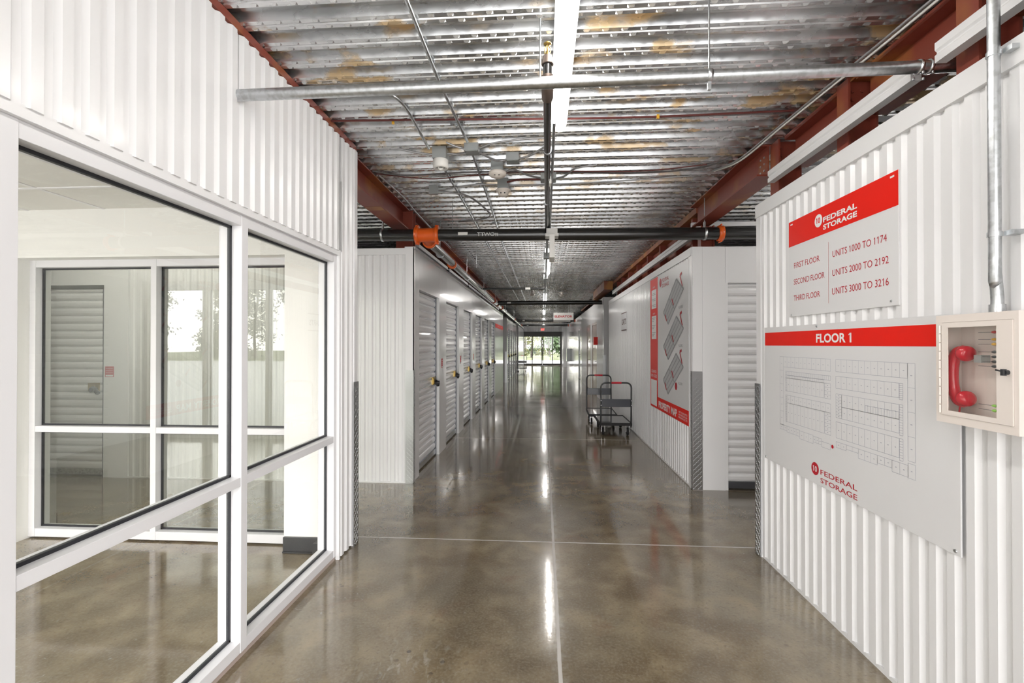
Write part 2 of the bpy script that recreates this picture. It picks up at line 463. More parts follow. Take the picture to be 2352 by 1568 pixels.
wl.box(-6.4, -3.98, 3.26, 3.412, 0, 2.94)
wl.build('wall_left', ['white_metal', 'white_trim', 'drywall'], kind=STR)
ow = MB().box(-6.5, -6.4, -.4, 3.41, 0, 2.94)
ow.box(-9, -6.3, -.4, -.3, 0, 3.1).box(-1.7, -1.56, -.4, -.3, 0, 2.94).box(-6.3, -1.7, -.4, -.3, 2.45, 3.1)
ow.build('wall_left', 'drywall', kind=STR)
oc = MB().box(-6.4, -1.56, -.3, 3.26, 2.51, 2.56)
oc.cur = 1
for k in range(9): oc.box(-6.33 + .61 * k, -6.306 + .61 * k, -.3, 3.26, 2.505, 2.512)
for k in range(4): oc.box(-6.4, -1.56, -.35 + 1.05 * k - .012, -.35 + 1.05 * k + .012, 2.504, 2.511)
oc.build('ceiling', ['ceiling_tile', 'white_trim'], kind=STR)

def storefront(name, members_v, members_h, panes, fn, kindlabel):
    """fn(u, depth, z) -> xyz ; depth 0 at the outer face, 0.115 at the inner"""
    t = thing(name, None, None, fn(sum(members_v[0]) / 2, .05, 0), kind=STR)
    fr = MB(); gk = MB()
    def bx(mb, u0, u1, d0, d1, z0, z1):
        a = fn(u0, d0, z0); b = fn(u1, d1, z1); mb.box(a[0], b[0], a[1], b[1], a[2], b[2])
    z0 = members_h[0][0]; z1 = members_h[-1][1]; u0 = members_v[0][0]; u1 = members_v[-1][1]
    for a, b in members_v: bx(fr, a, b, 0, .115, z0, z1)
    for a, b in members_h:
        for i in range(len(members_v) - 1):
            bx(fr, members_v[i][1], members_v[i + 1][0], .002, .113, a, b)
    fr.build('frame', 'aluminium', t, bevel=.0015)
    for i in range(len(members_v) - 1):
        for j in range(len(members_h) - 1):
            ua, ub, za, zb_ = members_v[i][1], members_v[i + 1][0], members_h[j][1], members_h[j + 1][0]
            g = MB()
            bx(g, ua, ub, .054, .060, za, zb_)
            g.build('pane', kindlabel, t)
            k = .012
            for (a, b, c, d) in ((ua, ua + k, za, zb_), (ub - k, ub, za, zb_), (ua, ub, za, za + k), (ua, ub, zb_ - k, zb_)):
                bx(gk, a, b, .050, .065, c, d)
    gk.build('gasket', 'gasket', t)
    return t
storefront('window_1', [(-.05, 0), (1.128, 1.183), (2.133, 2.180), (3.120, 3.160)], [(.03, .083), (.822, .866), (2.066, 2.118)], None,
           lambda u, d, z: (XF - d, u, z), 'glass')
MB().box(-1.545, -1.445, -.3, 3.16, 0, .03).build('trim_1', 'tan_door', kind=STR)
storefront('window_2', [(-3.98, -3.93), (-2.985, -2.94), (-1.915, -1.87)], [(.012, .075), (.820, .866), (2.095, 2.15)], None,
           lambda u, d, z: (u, 3.475 - d, z), 'glass_office')
storefront('window_4', [(-6.3, -6.24), (-5.45, -5.35), (-4.4, -4.34), (-3.08, -3.02), (-1.76, -1.7)], [(0, .08), (2.38, 2.45)], None,
           lambda u, d, z: (u, -.41 + d, z), 'glass')
# loose black cove base
b1 = MB(); b1.box(-1.865, -1.60, 3.238, 3.260, 0.005, .112).box(-1.865, -1.60, 3.228, 3.24, 0.004, .014)
b1.build('baseboard_left', 'black_vinyl', kind=STR)
b1 = MB(); b1.box(-1.612, -1.563, 3.17, 3.236, 0.004, .102)
b1.build('baseboard_left', 'black_vinyl', kind=STR)
b1 = MB(); b1.box(-5.2, -3.995, 3.238, 3.260, 0.004, .112); b1.build('baseboard_back', 'black_vinyl', kind=STR)

# ================= left units
def unit_front(mb, y0, y1, openings, xf, xb, top=2.54, head=2.125, gap=.003):
    """flat panel wall facing +X (xf front, xb back) with door openings"""
    cur = y0
    for a, b in openings:
        mb.box(xb, xf, cur + gap, a, 0, top); mb.box(xb, xf, a + gap, b - gap, head, top); cur = b
    mb.box(xb, xf, cur, y1, 0, top)
LO = [(5.24 + 1.49 * k, 6.27 + 1.49 * k) for k in range(6)]
wu = MB()
unit_front(wu, 4.95, 13.9, LO, -1.41, -1.50)
for k in range(3): wu.box(-1.5, -1.41, 13.9 + .003 + k * .84, 13.9 + (k + 1) * .84, 0, 2.54)
wu.box(-1.5, -1.385, 4.97, 16.42, 2.535, 2.56)
wu.box(-9, -1.41, 16.40, 16.45, 0, 2.54)
wu.build('wall_left', 'white_gloss', kind=STR)
wf = MB()
fnF = lambda s, o, z: (s, 4.965 - o, z)
corr_wall(wf, -4.66, -1.478, .012, 2.475, fnF, d=.012)
corr_wall(wf, -9, -6.3, .012, 2.475, fnF, d=.012)
wf.cur = 1
wf.box(-4.66, -1.478, 4.945, 4.98, 2.47, 2.54).box(-9, -6.3, 4.945, 4.98, 2.47, 2.54)      # top trim
wf.box(-1.478, -1.398, 4.938, 4.98, 0, 2.55).box(-1.41, -1.398, 4.94, 5.03, 0, 2.55)       # corner trim
wf.box(-4.66, -1.478, 4.945, 4.98, 0, .014)
wf.box(-4.95, -4.66, 4.945, 4.98, 0, 2.54).box(-6.3, -5.98, 4.945, 4.98, 0, 2.54).box(-5.98, -4.95, 4.95, 4.98, 2.17, 2.54)
wf.build('wall_left', ['white_metal', 'white_trim'], kind=STR)
w2 = MB()
unit_front(w2, 18.2, 24.6, [(18.75 + 1.49 * k, 19.78 + 1.49 * k) for k in range(4)], -1.41, -1.5)
w2.box(-9, -1.41, 18.15, 18.2, 0, 2.54).box(-9, -1.41, 24.6, 24.65, 0, 2.54)
w2.box(-9, -1.38, 26.2, 26.25, 0, 2.54).box(-1.5, -1.38, 26.25, 33.55, 0, 2.54)
w2.build('wall_left', 'white_gloss', kind=STR)

# ================= right walls
fnR = lambda s, o, z: (1.555 - o, s, z)
wr = MB()
corr_wall(wr, .6, 3.40, .02, 2.42, fnR)
wr.cur = 1
wr.box(1.528, 1.62, .6, 3.465, 2.405, 2.495)                                 # cap
wr.box(1.535, 1.62, 3.40, 3.465, 0, 2.41)                                      # corner trim
wr.box(1.545, 1.62, .6, 3.40, 0, .022)
wr.box(1.568, 1.66, .6, 3.40, .02, 2.45)
wr.box(1.62, 9, 3.40, 3.46, 0, 2.49).box(1.62, 9, .55, .6, 0, 2.9).box(1.54, 1.66, .55, .6, 0, 2.5)
wr.build('wall_right', ['white_metal', 'white_trim'], kind=STR)
wq = MB()
corr_wall(wq, 5.02, 10.93, .02, 2.43, lambda s, o, z: (1.560 - o, s, z), d=.020)
wq.cur = 1
wq.box(1.53, 1.60, 4.94, 11.0, 2.42, 2.505)
wq.box(1.537, 1.60, 4.93, 5.02, 0, 2.505).box(1.537, 1.60, 10.93, 11.0, 0, 2.43)
wq.box(1.573, 1.63, 5.02, 10.93, 0, 2.45)
wq.box(1.545, 1.60, 5.02, 10.93, 0, .02)
wq.box(1.54, 1.638, 4.915, 4.96, 0, 2.505).box(1.641, 1.868, 4.920, 4.96, 0, 2.505)
wq.box(1.872, 2.94, 4.925, 4.96, 2.13, 2.505).box(2.94, 9, 4.92, 4.96, 0, 2.505).box(1.6, 9, 10.95, 11, 0, 2.5)
wq.build('wall_right', ['white_metal', 'white_trim'], kind=STR)
wz = MB()
fz = lambda s, o, z: (1.56 - o, s, z)
corr_wall(wz, 12.1, 13.55, 0, 2.7, fz); corr_wall(wz, 14.82, 15.35, 0, 2.7, fz); corr_wall(wz, 16.6, 18.9, 0, 2.7, fz)
corr_wall(wz, 13.55, 14.82, 2.14, 2.7, fz); corr_wall(wz, 15.35, 16.6, 2.14, 2.7, fz)
wz.cur = 1
wz.box(1.54, 1.65, 12.0, 12.1, 0, 2.7).box(1.65, 9, 12.0, 12.05, 0, 2.7).box(1.57, 1.62, 12.1, 18.9, 2.14, 2.7)
wz.box(1.56, 1.66, 14.82, 15.35, 0, 2.7).box(1.56, 1.66, 12.1, 13.55, 0, 2.7).box(1.56, 1.66, 16.6, 18.9, 0, 2.7)
wz.box(1.55, 1.65, 18.9, 19.5, 0, 2.7).box(1.55, 1.65, 19.5, 20.5, 2.14, 2.7).box(1.55, 1.65, 20.5, 33.55, 0, 2.7).box(1.65, 1.75, 19.4, 20.6, 0, 2.7)
wz.box(1.34, 1.56, 31.0, 31.1, 0, 2.7).box(1.34, 1.44, 31.1, 33.5, 0, 2.7)
wz.box(1.68, 1.78, 13.5, 16.7, 0, 2.7)
wz.build('wall_right', ['white_metal', 'white_gloss'], kind=STR)
for i, (a, b) in enumerate(((13.55, 14.82), (15.35, 16.6))):
    d = thing('door_%d' % (i + 2), None, None, (1.6, (a + b) / 2, 0), kind=STR)
    m = MB().box(1.56, 1.65, a + .06, b - .06, .01, 2.08); m.build('door_leaf', 'tan_door', d)
    m = MB().box(1.545, 1.66, a, a + .06, 0, 2.14).box(1.545, 1.66, b - .06, b, 0, 2.14).box(1.545, 1.66, a + .06, b - .06, 2.08, 2.14)
    m.build('door_frame', 'tan_door', d)
    m = MB().tube([(1.555, a + .13, 1.0), (1.51, a + .13, 1.0), (1.51, a + .25, 1.0)], .01, 8); m.build('door_handle', 'chrome', d)
d = thing('door_4', None, None, (1.6, 20, 0), kind=STR)
MB().box(1.57, 1.62, 19.56, 20.44, .01, 2.08).build('door_leaf', 'grey_box', d)
MB().box(1.545, 1.65, 19.5, 19.56, 0, 2.14).box(1.545, 1.65, 20.44, 20.5, 0, 2.14).box(1.545, 1.65, 19.56, 20.44, 2.08, 2.14).build('door_frame', 'white_trim', d)
MB().tube([(1.57, 19.7, 1.05), (1.50, 19.7, 1.05), (1.50, 19.84, 1.05)], .012, 8).build('door_handle', 'chrome', d)

# ================= far wall and sliding door
we = MB()
corr_wall(we, -9, 9, 2.39, 3.0, lambda s, o, z: (s, 33.62 - o, z))
we.box(-9, -1.48, 33.6, 33.7, 0, 2.39).box(1.36, 9, 33.6, 33.7, 0, 2.39)
we.build('wall_back', 'white_metal', kind=STR)
d = thing('door_1', None, None, (-.06, 33.55, 0), kind=STR)
m = MB().box(-1.48, 1.36, 33.5, 33.62, 2.10, 2.39).box(-1.48, -1.40, 33.5, 33.62, 0, 2.1).box(1.28, 1.36, 33.5, 33.62, 0, 2.1)
m.box(-1.40, 1.28, 33.5, 33.62, 0, .03); m.build('door_frame', 'door_frame_dark', d)
for i, (a, b, yy) in enumerate(((-1.40, -.74, 33.57), (-.80, -.045, 33.53), (-.035, .72, 33.53), (.66, 1.28, 33.57))):
    m = MB().box(a, a + .055, yy, yy + .03, .03, 2.10).box(b - .055, b, yy, yy + .03, .03, 2.10).box(a + .055, b - .055, yy, yy + .03, .03, .11).box(a + .055, b - .055, yy, yy + .03, 2.04, 2.10)
    o = m.build('door_panel', 'door_frame_dark', d)
    MB().box(a + .055, b - .055, yy + .012, yy + .018, .11, 2.04).build('pane', 'glass', o)

# ================= outdoors
MB().box(-60, 60, 33.7, 44, -.2, -.03).build('ground', 'asphalt', kind=STR)
MB().box(-70, 70, 44, 100, -.2, -.02).build('grass', 'grass', kind='stuff', label='grass verge growing beyond the forecourt outside the far doors', cat='grass')
MB().box(-60, 60, -34, -.4, -.2, -.02).build('ground', 'asphalt', kind=STR)
MB().box(-70, 70, -100, -34, -.2, -.02).build('grass', 'grass', kind='stuff', label='grass verge mirrored in the office window panes', cat='grass')
def tree(h, tr, seed, leafm, nleaf, spread, base):
    rnd = random.Random(seed)
    root = thing('tree', 'x', 'tree', (0, 0, 0), local=True)
    pts = [(0, 0, -.004), (rnd.uniform(-.1, .1), rnd.uniform(-.1, .1), h * .3), (rnd.uniform(-.25, .25), rnd.uniform(-.2, .2), h * .65), (rnd.uniform(-.3, .3), 0, h)]
    P = smooth_path(pts, 5); n = len(P)
    m = MB().tube(P, [tr * (1 - .75 * i / (n - 1)) for i in range(n)], 8)
    for k in range(9):
        z = h * rnd.uniform(base, .95); a = rnd.uniform(0, 6.28); l = spread * rnd.uniform(.5, .9)
        m.tube([(0, 0, z), (math.cos(a) * l * .5, math.sin(a) * l * .5, z + .2 * l), (math.cos(a) * l, math.sin(a) * l, z + .5 * l)], [tr * .3, tr * .18, tr * .06], 5)
    m.build('trunk', 'bark', root)
    f = MB(); cl = [(math.cos(a) * r, math.sin(a) * r, h * z) for a, r, z in ((rnd.uniform(0, 6.28), spread * rnd.uniform(.1, .9), rnd.uniform(base, 1.05)) for _ in range(26))]
    for i in range(nleaf):
        c = rnd.choice(cl); s_ = spread * .28
        p = Vector((c[0] + rnd.gauss(0, s_), c[1] + rnd.gauss(0, s_), max(.25, c[2] + rnd.gauss(0, s_ * .7))))
        u = Vector((rnd.gauss(0, 1), rnd.gauss(0, 1), rnd.gauss(0, 1))).normalized() * rnd.uniform(.09, .20); v = u.orthogonal().normalized() * u.length * .7
        f.add([p - u, p + v, p + u, p - v], [(0, 1, 2, 3)])
    f.build('foliage', leafm, root)
    return root
protos = [tree(9, .16, 1, 'leaf_green', 3200, 1.8, .05), tree(8, .14, 2, 'leaf_yellow', 3000, 1.6, .04), tree(5, .07, 3, 'leaf_green', 2400, 1.4, .06), tree(12, .2, 4, 'leaf_dark', 2200, 1.8, .45)]
tl = [(-3.2, 49, 3, 'slim tree at far left beyond the sliding doors'), (-1.3, 53, 1, 'yellowish tree seen through the left door panel'), (.75, 57.5, 3, 'pale trunked tree just right of the door meeting stile'),
      (1.95, 48, 2, 'small bushy green tree seen through the right door panel'), (-5.2, 61, 0, 'tall tree in the woods behind the left door panel'), (.2, 66, 0, 'tall tree in the woods behind the middle of the doors'),
      (4.6, 64, 3, 'tall dark tree in the woods behind the right door panel'), (-2.6, 70, 3, 'distant tree in the woods left of the door centre'),
      (2.6, 71, 2, 'low bushy tree far behind the right door panel'), (-.2, 74.5, 0, 'green tree farthest back behind the door centre'), (-5.4, 76, 1, 'yellowish tree farthest back at the left door panel'), (4.6, 78, 1, 'yellowish tree farthest back at the right door panel')]
used = set()
for x, y, k, lb in tl:
    if k not in used: o = protos[k]; o.location = (x, y, 0); used.add(k)
    else: o = dup(protos[k], (x, y, 0))
    o['label'] = lb; o['group'] = 'trees beyond the far sliding doors'
# trees mirrored in the office glazing
n_ = 0
for x, y, k, s_ in [(-30, -40, 0, 1), (-34.5, -42, 1, 1), (-38.5, -45.5, 2, 1), (-42, -41, 0, 1), (-49, -46, 3, 1), (-26, -42, 3, 1), (-22, -40, 2, 1), (-54, -41, 1, 1), (-31, -50, 3, 1), (-40, -52, 3, 1), (-16, -41, 0, 1), (-8, -42, 1, 1), (0, -41, 3, 1), (7, -42, 0, 1)]:
    o = dup(protos[k], (x, y, 0), rz=n_ * 1.3, label='green tree at the car park edge, mirrored in the office panes', group='trees at the car park edge'); n_ += 1

# ================================================================== THINGS
# --- corner guards (diamond plate)
def guard(loc, sx, sy, label, wa=.085, wb=.06):
    """L plate; corner at loc, legs along sx (X) and sy (Y), plate faces outwards"""
    x, y, _ = loc
    m = MB(); t = .003
    m.box(x, x + sx * wa, y - sy * t, y, 0.003, 1.22)      # face normal -sy (leg along X)
    m.box(x - sx * t, x, y - sy * t, y + sy * wb, 0.003, 1.22)
    p = .024; n = int(1.2 / p)
    for i in range(n):
        z = .015 + i * p
        for j in range(int(wa / p)):
            a = 45 if (i + j) % 2 else -45
            rt = Matrix.Rotation(R(a), 3, 'Y'); m.obox((x + sx * (.014 + j * p), y - sy * (t + .0006), z), (.0115, .0016, .0034), rt)
        for j in range(int(wb / p)):
            a = 45 if (i + j) % 2 else -45
            rt = Matrix.Rotation(R(a), 3, 'X'); m.obox((x - sx * (t + .0006), y + sy * (.014 + j * p), z), (.0016, .0115, .0034), rt)
    return m.build('corner_guard', 'diamond_plate', label=label, cat='corner guard', group='diamond plate corner guards')
guard((-1.397, 3.446, 0), -1, -1, 'diamond plate corner guard on the end of the glazed office wall', .085, .085)
guard((-1.394, 4.937, 0), -1, 1, 'diamond plate corner guard on the first left storage block', .085, .06)
guard((1.536, 4.914, 0), 1, 1, 'diamond plate corner guard beside the property map', .1, .05)
guard((1.527, 3.468, 0), 1, -1, 'diamond plate corner guard at the far end of the directory wall', .085, .075)
guard((-1.405, 18.148, 0), -1, 1, 'diamond plate corner guard on the farther left storage block', .085, .085)
guard((1.536, 11.998, 0), 1, 1, 'bright diamond plate corner guard on the right wall past the first cart bay', .085, .085)

# --- roll up doors
def roll_door(wd, h, label, lock_side, group=None, sill=.0):
    t = thing('roll_up_door', label, 'roll-up door', (0, 0, 0), group=group, local=True)
    hw = wd / 2; c = MB(); pts = []; p = .087; z = .085
    while z < h - .01:
        for a, d in ((0, 0), (.10, .010), (.30, .016), (.62, .016), (.84, .010), (.94, -.002)):
            zz = z + a * p
            if zz < h: pts.append((zz, d))
        z += p
    pts.append((h, 0))
    vs = []; fs = []
    for zz, d in pts: vs += [(-hw + .02, -d, zz), (hw - .02, -d, zz)]
    for i in range(len(pts) - 1): fs.append((2 * i, 2 * i + 1, 2 * i + 3, 2 * i + 2))
    c.add(vs, fs); c.box(-hw + .02, hw - .02, .004, .01, .085, h)
    c.build('curtain', 'white_gloss', t)
    MB().box(-hw + .02, hw - .02, -.022, .012, .02, .085).build('bottom_bar', 'galvanised', t)
    for s_ in (-1, 1):
        MB().box(s_ * hw, s_ * (hw - .028), -.03, .03, 0, h).build('guide', 'dark_steel', t)
    if lock_side:
        lx = lock_side * (hw - .15)
        l = MB().box(lx - .055, lx + .075, -.030, -.014, .965, 1.06)
        l.box(lx - .03, lx + .03, -.036, -.028, .975, 1.04)
        l = l.build('latch', 'brass', t)
        MB().tube([(lx + .045, -.035, .985), (lx + .045, -.095, .985)], .027, 14).tube([(lx + .02, -.050, 1.01), (lx + .10, -.060, .945)], .022, 10).build('lock', 'black_metal', l)
    return t
n0 = ['nearest', 'second', 'third', 'fourth', 'fifth', 'sixth']
d0 = roll_door(1.03, 2.125, 'white roll-up storage door, nearest one along the left wall', 1, 'roll-up doors along the left wall')
for k, (a, b) in enumerate(LO):
    lc = (-1.475, (a + b) / 2, 0)
    if k == 0: d0.location = lc; d0.rotation_euler = (0, 0, R(90))
    else: dup(d0, lc, R(90), 'white roll-up storage door, %s one from the near end of the left wall' % n0[k])
for k in range(4):
    dup(d0, (-1.475, 19.265 + 1.49 * k, 0), R(90), 'distant white roll-up door in the farther left block, %s one there' % n0[k], 'roll-up doors of the farther left block')
dup(d0, (-5.465, 4.99, 0), 0, 'white roll-up door with brass latch seen through the office windows', 'cross hall doors').location = (-5.465, 4.99, 0)
d1 = roll_door(1.07, 2.13, 'white roll-up door beside the property map block on the right', 0, 'cross hall doors')
d1.location = (2.405, 4.955, 0)
for ch in d1.children:
    if ch.name.startswith('bottom_bar'):
        ch.data = ch.data.copy(); ch.data.materials[0] = M['dark_steel']
    if ch.name.startswith('guide'):
        ch.data = ch.data.copy(); ch.data.materials[0] = M['white_trim']

# --- unit number decals and stickers
def decal(xyz, face, label, wdt=.075, hgt=.13):
    m = MB(); x, y, z = xyz
    if face == 'X': f = lambda u, v: (x + .002, y + u, z + v)
    else: f = lambda u, v: (x + u, y - .002, z + v)
    if face == 'X': m.box(x, x + .002, y, y + wdt, z, z + hgt)
    else: m.box(x, x + wdt, y - .002, y, z, z + hgt)
    m.cur = 1
    g = (lambda u, v: (x + .003, y + u, z + v)) if face == 'X' else (lambda u, v: (x + u, y - .003, z + v))
    for i in range(3):
        v = hgt * (.78 - .2 * i); m.quad([g(.1 * wdt, v), g(.9 * wdt, v), g(.9 * wdt, v + .03 * hgt), g(.1 * wdt, v + .03 * hgt)])
    m.quad([g(.08 * wdt, .05 * hgt), g(.92 * wdt, .05 * hgt), g(.92 * wdt, .2 * hgt), g(.08 * wdt, .2 * hgt)])
    return m.build('sticker', ['text_red', 'text_white'], label=label, cat='sticker', group='red stickers beside the unit doors')
for k in range(3):
    decal((-1.409, 6.40 + 1.49 * k, 1.17), 'X', 'small red sticker on the wall panel after the %s left roll-up door' % n0[k])
decal((-4.93, 4.944, 1.13), 'Y', 'small red sticker beside the roll-up door seen through the office', .105, .12)

# --- red banner on the left wall
m = MB().box(-1.408, -1.404, 13.75, 16.35, 2.0, 2.12); m.cur = 1
for u in (14.5, 15.1, 15.7): m.quad([(-1.4035, u, 2.05), (-1.4035, u + .14, 2.05), (-1.4035, u + .14, 2.075), (-1.4035, u, 2.075)])
m.build('banner_sign', ['sign_red', 'text_white'], label='long narrow red sign high on the left wall past the roll-up doors', cat='sign')

# --- signs on the right wall
def fs(x): return lambda u, v: (x, u, v)      # u = world Y
def rtext(mb, s, y0, y1, z0, z1, x, bold=0.0):   # y0 > y1: reads from far to near
    mb.text(s, (y0, y1, z0, z1), lambda u, v: (x, u, v), bold)
def line(mb, a, b, wd, x):
    a = Vector((a[0], a[1])); b = Vector((b[0], b[1])); d = (b - a).normalized(); n = Vector((-d.y, d.x)) * wd / 2
    mb.quad([(x, (a + n).x, (a + n).y), (x, (b + n).x, (b + n).y), (x, (b - n).x, (b - n).y), (x, (a - n).x, (a - n).y)])
def disc(mb, c, r, x, n=24): mb.add([(x, c[0] + r * math.cos(2 * math.pi * k / n), c[1] + r * math.sin(2 * math.pi * k / n)) for k in range(n)], [tuple(range(n))])
def logo(mb_bg, mb_fg, cy, cz, r, x): pass

SX = 1.5335
t = thing('directory_sign', 'white unit directory board with red header listing three floors', 'sign', (1.54, 2.565, 1.669), group=None)
MB().box(SX, 1.5395, 2.116, 3.014, 1.669, 2.256).build('board', 'sign_white', t, bevel=.001)
m = MB().box(SX - .0012, SX + .001, 2.1165, 3.0135, 2.102, 2.2555); m.build('header', 'sign_red', t)
x = SX - .0024
m = MB(); disc(m, (2.698, 2.187), .036, x - .0002); m.build('logo_disc', 'text_white', t)
m = MB(); rtext(m, 'FEDERAL', 2.655, 2.379, 2.165, 2.194, x, .035); m.build('header_lettering', 'text_white', t); m = MB(); rtext(m, 'STORAGE', 2.655, 2.379, 2.124, 2.153, x, .035)
m.build('header_lettering', 'text_white', t)
for y_ in (2.98, 2.15): MB().box(x, x + .001, y_ - .012, y_ + .012, 2.232, 2.240).build('screw_cover', 'text_white', t)
m = MB(); rtext(m, '10', 2.719, 2.680, 2.172, 2.204, x - .0012, .02)
m.build('logo_number', 'sign_red', t)
m = MB(); x = SX - .0008
for s_, a, b, z0, z1 in (('FIRST FLOOR', 2.955, 2.692, 1.962, 1.995), ('SECOND FLOOR', 2.958, 2.647, 1.863, 1.896), ('THIRD FLOOR', 2.958, 2.690, 1.764, 1.797),
                        ('UNITS 1000 TO 1174', 2.576, 2.185, 1.960, 1.994), ('UNITS 2000 TO 2192', 2.578, 2.174, 1.860, 1.894), ('UNITS 3000 TO 3216', 2.581, 2.174, 1.762, 1.797)):
    m = MB(); rtext(m, s_, a, b, z0, z1, x); m.build('lettering', 'text_red', t)
m = MB(); line(m, (2.612, 2.05), (2.612, 1.72), .002, x); m.build('dividing_line', 'text_red', t)
for y_, z_ in ((2.985, 1.68), (2.16, 1.69)): MB().lathe([(.006, 0), (.005, .003)], (SX, y_, z_), (-1, 0, 0), 8).build('screw', 'galvanised', t)

t = thing('floor_map_sign', 'large grey floor plan board with red FLOOR 1 header', 'sign', (1.54, 2.57, .715))
MB().box(SX, 1.5395, 1.823, 3.340, .715, 1.613).build('board', 'sign_white', t, bevel=.001)
MB().box(SX - .0012, SX + .001, 1.823, 3.330, 1.491, 1.578).build('header', 'sign_red', t)
m = MB(); rtext(m, 'FLOOR 1', 2.725, 2.425, 1.508, 1.558, SX - .0022, .03); m.build('header_lettering', 'text_white', t)
x = SX - .0008; LW = .0016
m = MB(); disc(m, (2.742, .798), .036, x); m.build('logo_disc', 'text_red', t)
m = MB(); disc(m, (2.583, .956), .010, x); m.build('location_dot', 'text_red', t)
m = MB()
rtext(m, 'FEDERAL', 2.691, 2.388, .780, .807, x, .006); m.build('lettering', 'text_red', t); m = MB(); rtext(m, 'STORAGE', 2.691, 2.388, .735, .762, x, .006)
m.build('lettering', 'text_red', t)
m = MB(); rtext(m, '10', 2.762, 2.722, .782, .814, x - .001, .015); m.build('logo_number', 'text_white', t)
m = MB()
def rect(a, b, z0, z1, n=0, lw=LW, ticks=True, teeth=0):    # a > b
    for p, q in (((a, z0), (a, z1)), ((b, z0), (b, z1)), ((a, z0), (b, z0)), ((a, z1), (b, z1))): line(m, p, q, lw, x)
    for i in range(1, n): yy = a + (b - a) * i / n; line(m, (yy, z0), (yy, z1), lw * .8, x)
    if n and ticks and z1 - z0 > .03:
        for i in range(n): yy = a + (b - a) * (i + .5) / n; line(m, (yy + .004, (z0 + z1) / 2), (yy - .004, (z0 + z1) / 2), .003, x)
def vcol(a, b, z0, z1, n):
    rect(a, b, z0, z1)
    for i in range(1, n): zz = z0 + (z1 - z0) * i / n; line(m, (a, zz), (b, zz), LW * .8, x)
    if a - b > .03:
        for i in range(n): zz = z0 + (z1 - z0) * (i + .5) / n; line(m, ((a + b) / 2 + .005, zz), ((a + b) / 2 - .005, zz), .003, x)
# left half
vcol(3.130, 3.085, .985, 1.420, 5); rect(3.085, 2.597, 1.355, 1.420, 11)
rect(3.045, 2.655, 1.288, 1.305, 22, ticks=False); rect(3.045, 2.597, 1.306, 1.330, 24, ticks=False); rect(3.045, 2.655, 1.206, 1.288, 10); vcol(2.65, 2.597, 1.206, 1.288, 4)
rect(3.045, 2.597, 1.132, 1.180, 10); rect(3.045, 2.655, 1.013, 1.132, 10); vcol(2.65, 2.597, 1.013, 1.132, 6)
rect(3.130, 3.045, .955, .985, 2); rect(3.045, 2.90, .948, .985, 4); rect(2.90, 2.76, .935, .982, 3); rect(2.76, 2.68, .945, .978, 3); rect(2.68, 2.60, .935, .965, 1)
vcol(3.060, 3.045, 1.206, 1.330, 12); vcol(3.060, 3.045, 1.013, 1.180, 16)
# right half
rect(2.552, 2.070, 1.356, 1.420, 11); vcol(2.070, 2.030, 1.01, 1.420, 4); rect(2.552, 2.118, 1.269, 1.332, 10); vcol(2.116, 2.096, 1.262, 1.332, 8)
vcol(2.552, 2.506, 1.116, 1.240, 8); rect(2.506, 2.118, 1.176, 1.240, 9); rect(2.330, 2.118, 1.176, 1.208, 12, ticks=False); rect(2.506, 2.118, 1.116, 1.176, 9); vcol(2.116, 2.096, 1.108, 1.240, 12)
rect(2.552, 2.118, 1.010, 1.094, 10); vcol(2.116, 2.096, 1.0, 1.094, 8)
rect(2.552, 2.47, .960, .990, 2); rect(2.47, 2.38, .968, .990, 2); rect(2.38, 2.25, .945, .990, 3); rect(2.25, 2.16, .955, .990, 2); rect(2.16, 2.07, .940, .990, 2); rect(2.07, 2.03, .938, 1.0, 1)
m.build('floor_plan', 'line_grey', t)
for y_, z_ in ((2.72, 1.60), (1.845, .73), (3.32, .73), (1.845, 1.6)): MB().lathe([(.007, 0), (.006, .004)], (SX, y_, z_), (-1, 0, 0), 8).build('screw', 'galvanised', t)

PX = 1.5335
t = thing('property_map_sign', 'tall property map board with red side strip on the right wall', 'sign', (1.54, 5.9, .63))
MB().box(PX, 1.5395, 5.02, 6.77, .63, 2.405).build('board', 'sign_white', t)
m = MB().box(PX - .0012, PX + .001, 6.35, 6.768, .632, 2.403).box(PX - .0012, PX + .001, 5.022, 6.35, .632, .795); m.build('red_border', 'sign_red', t)
x = PX - .0022
for a, b, c, d_ in ((6.69, 6.42, 1.99, 2.25), (6.69, 6.42, 1.57, 1.89), (6.735, 6.395, .66, 1.01)):
    m = MB(); m.quad([(x, a, c), (x, b, c), (x, b, d_), (x, a, d_)]); m.build('white_field', 'text_white', t)
def pl(s_, a, b, c, d_, xx, mt, bold=.01):
    m = MB(); rtext(m, s_, a, b, c, d_, xx, bold); m.build('lettering', mt, t)
pl('PROPERTY', 6.30, 5.745, .662, .752, x, 'text_white', .03); pl('MAP', 5.70, 5.46, .662, .752, x, 'text_white', .03)
for i, s_ in enumerate(('VISIT YOUR OFFICE', 'AND EXPLORE OUR', 'PRODUCTS')): pl(s_, 5.39, 5.07, .728 - .03 * i, .748 - .03 * i, x, 'text_white')
pl('SCAN FOR', 6.70, 6.42, 1.105, 1.145, x, 'text_white'); pl('UNIT ACCESS', 6.73, 6.40, 1.045, 1.085, x, 'text_white')
pl('LEGEND', 6.62, 6.49, 2.275, 2.295, x, 'text_white'); pl('UNITS', 6.62, 6.49, 1.91, 1.93, x, 'text_white')
x = PX - .001
m = MB(); disc(m, (6.20, 2.30), .055, x); m.build('logo_disc', 'text_red', t)
pl('FEDERAL', 6.12, 5.80, 2.295, 2.340, x, 'text_red'); pl('STORAGE', 6.12, 5.80, 2.225, 2.270, x, 'text_red')
cor = [Vector((6.047, 1.904)), Vector((5.474, 2.249)), Vector((5.199, 2.107)), Vector((5.826, 1.746))]
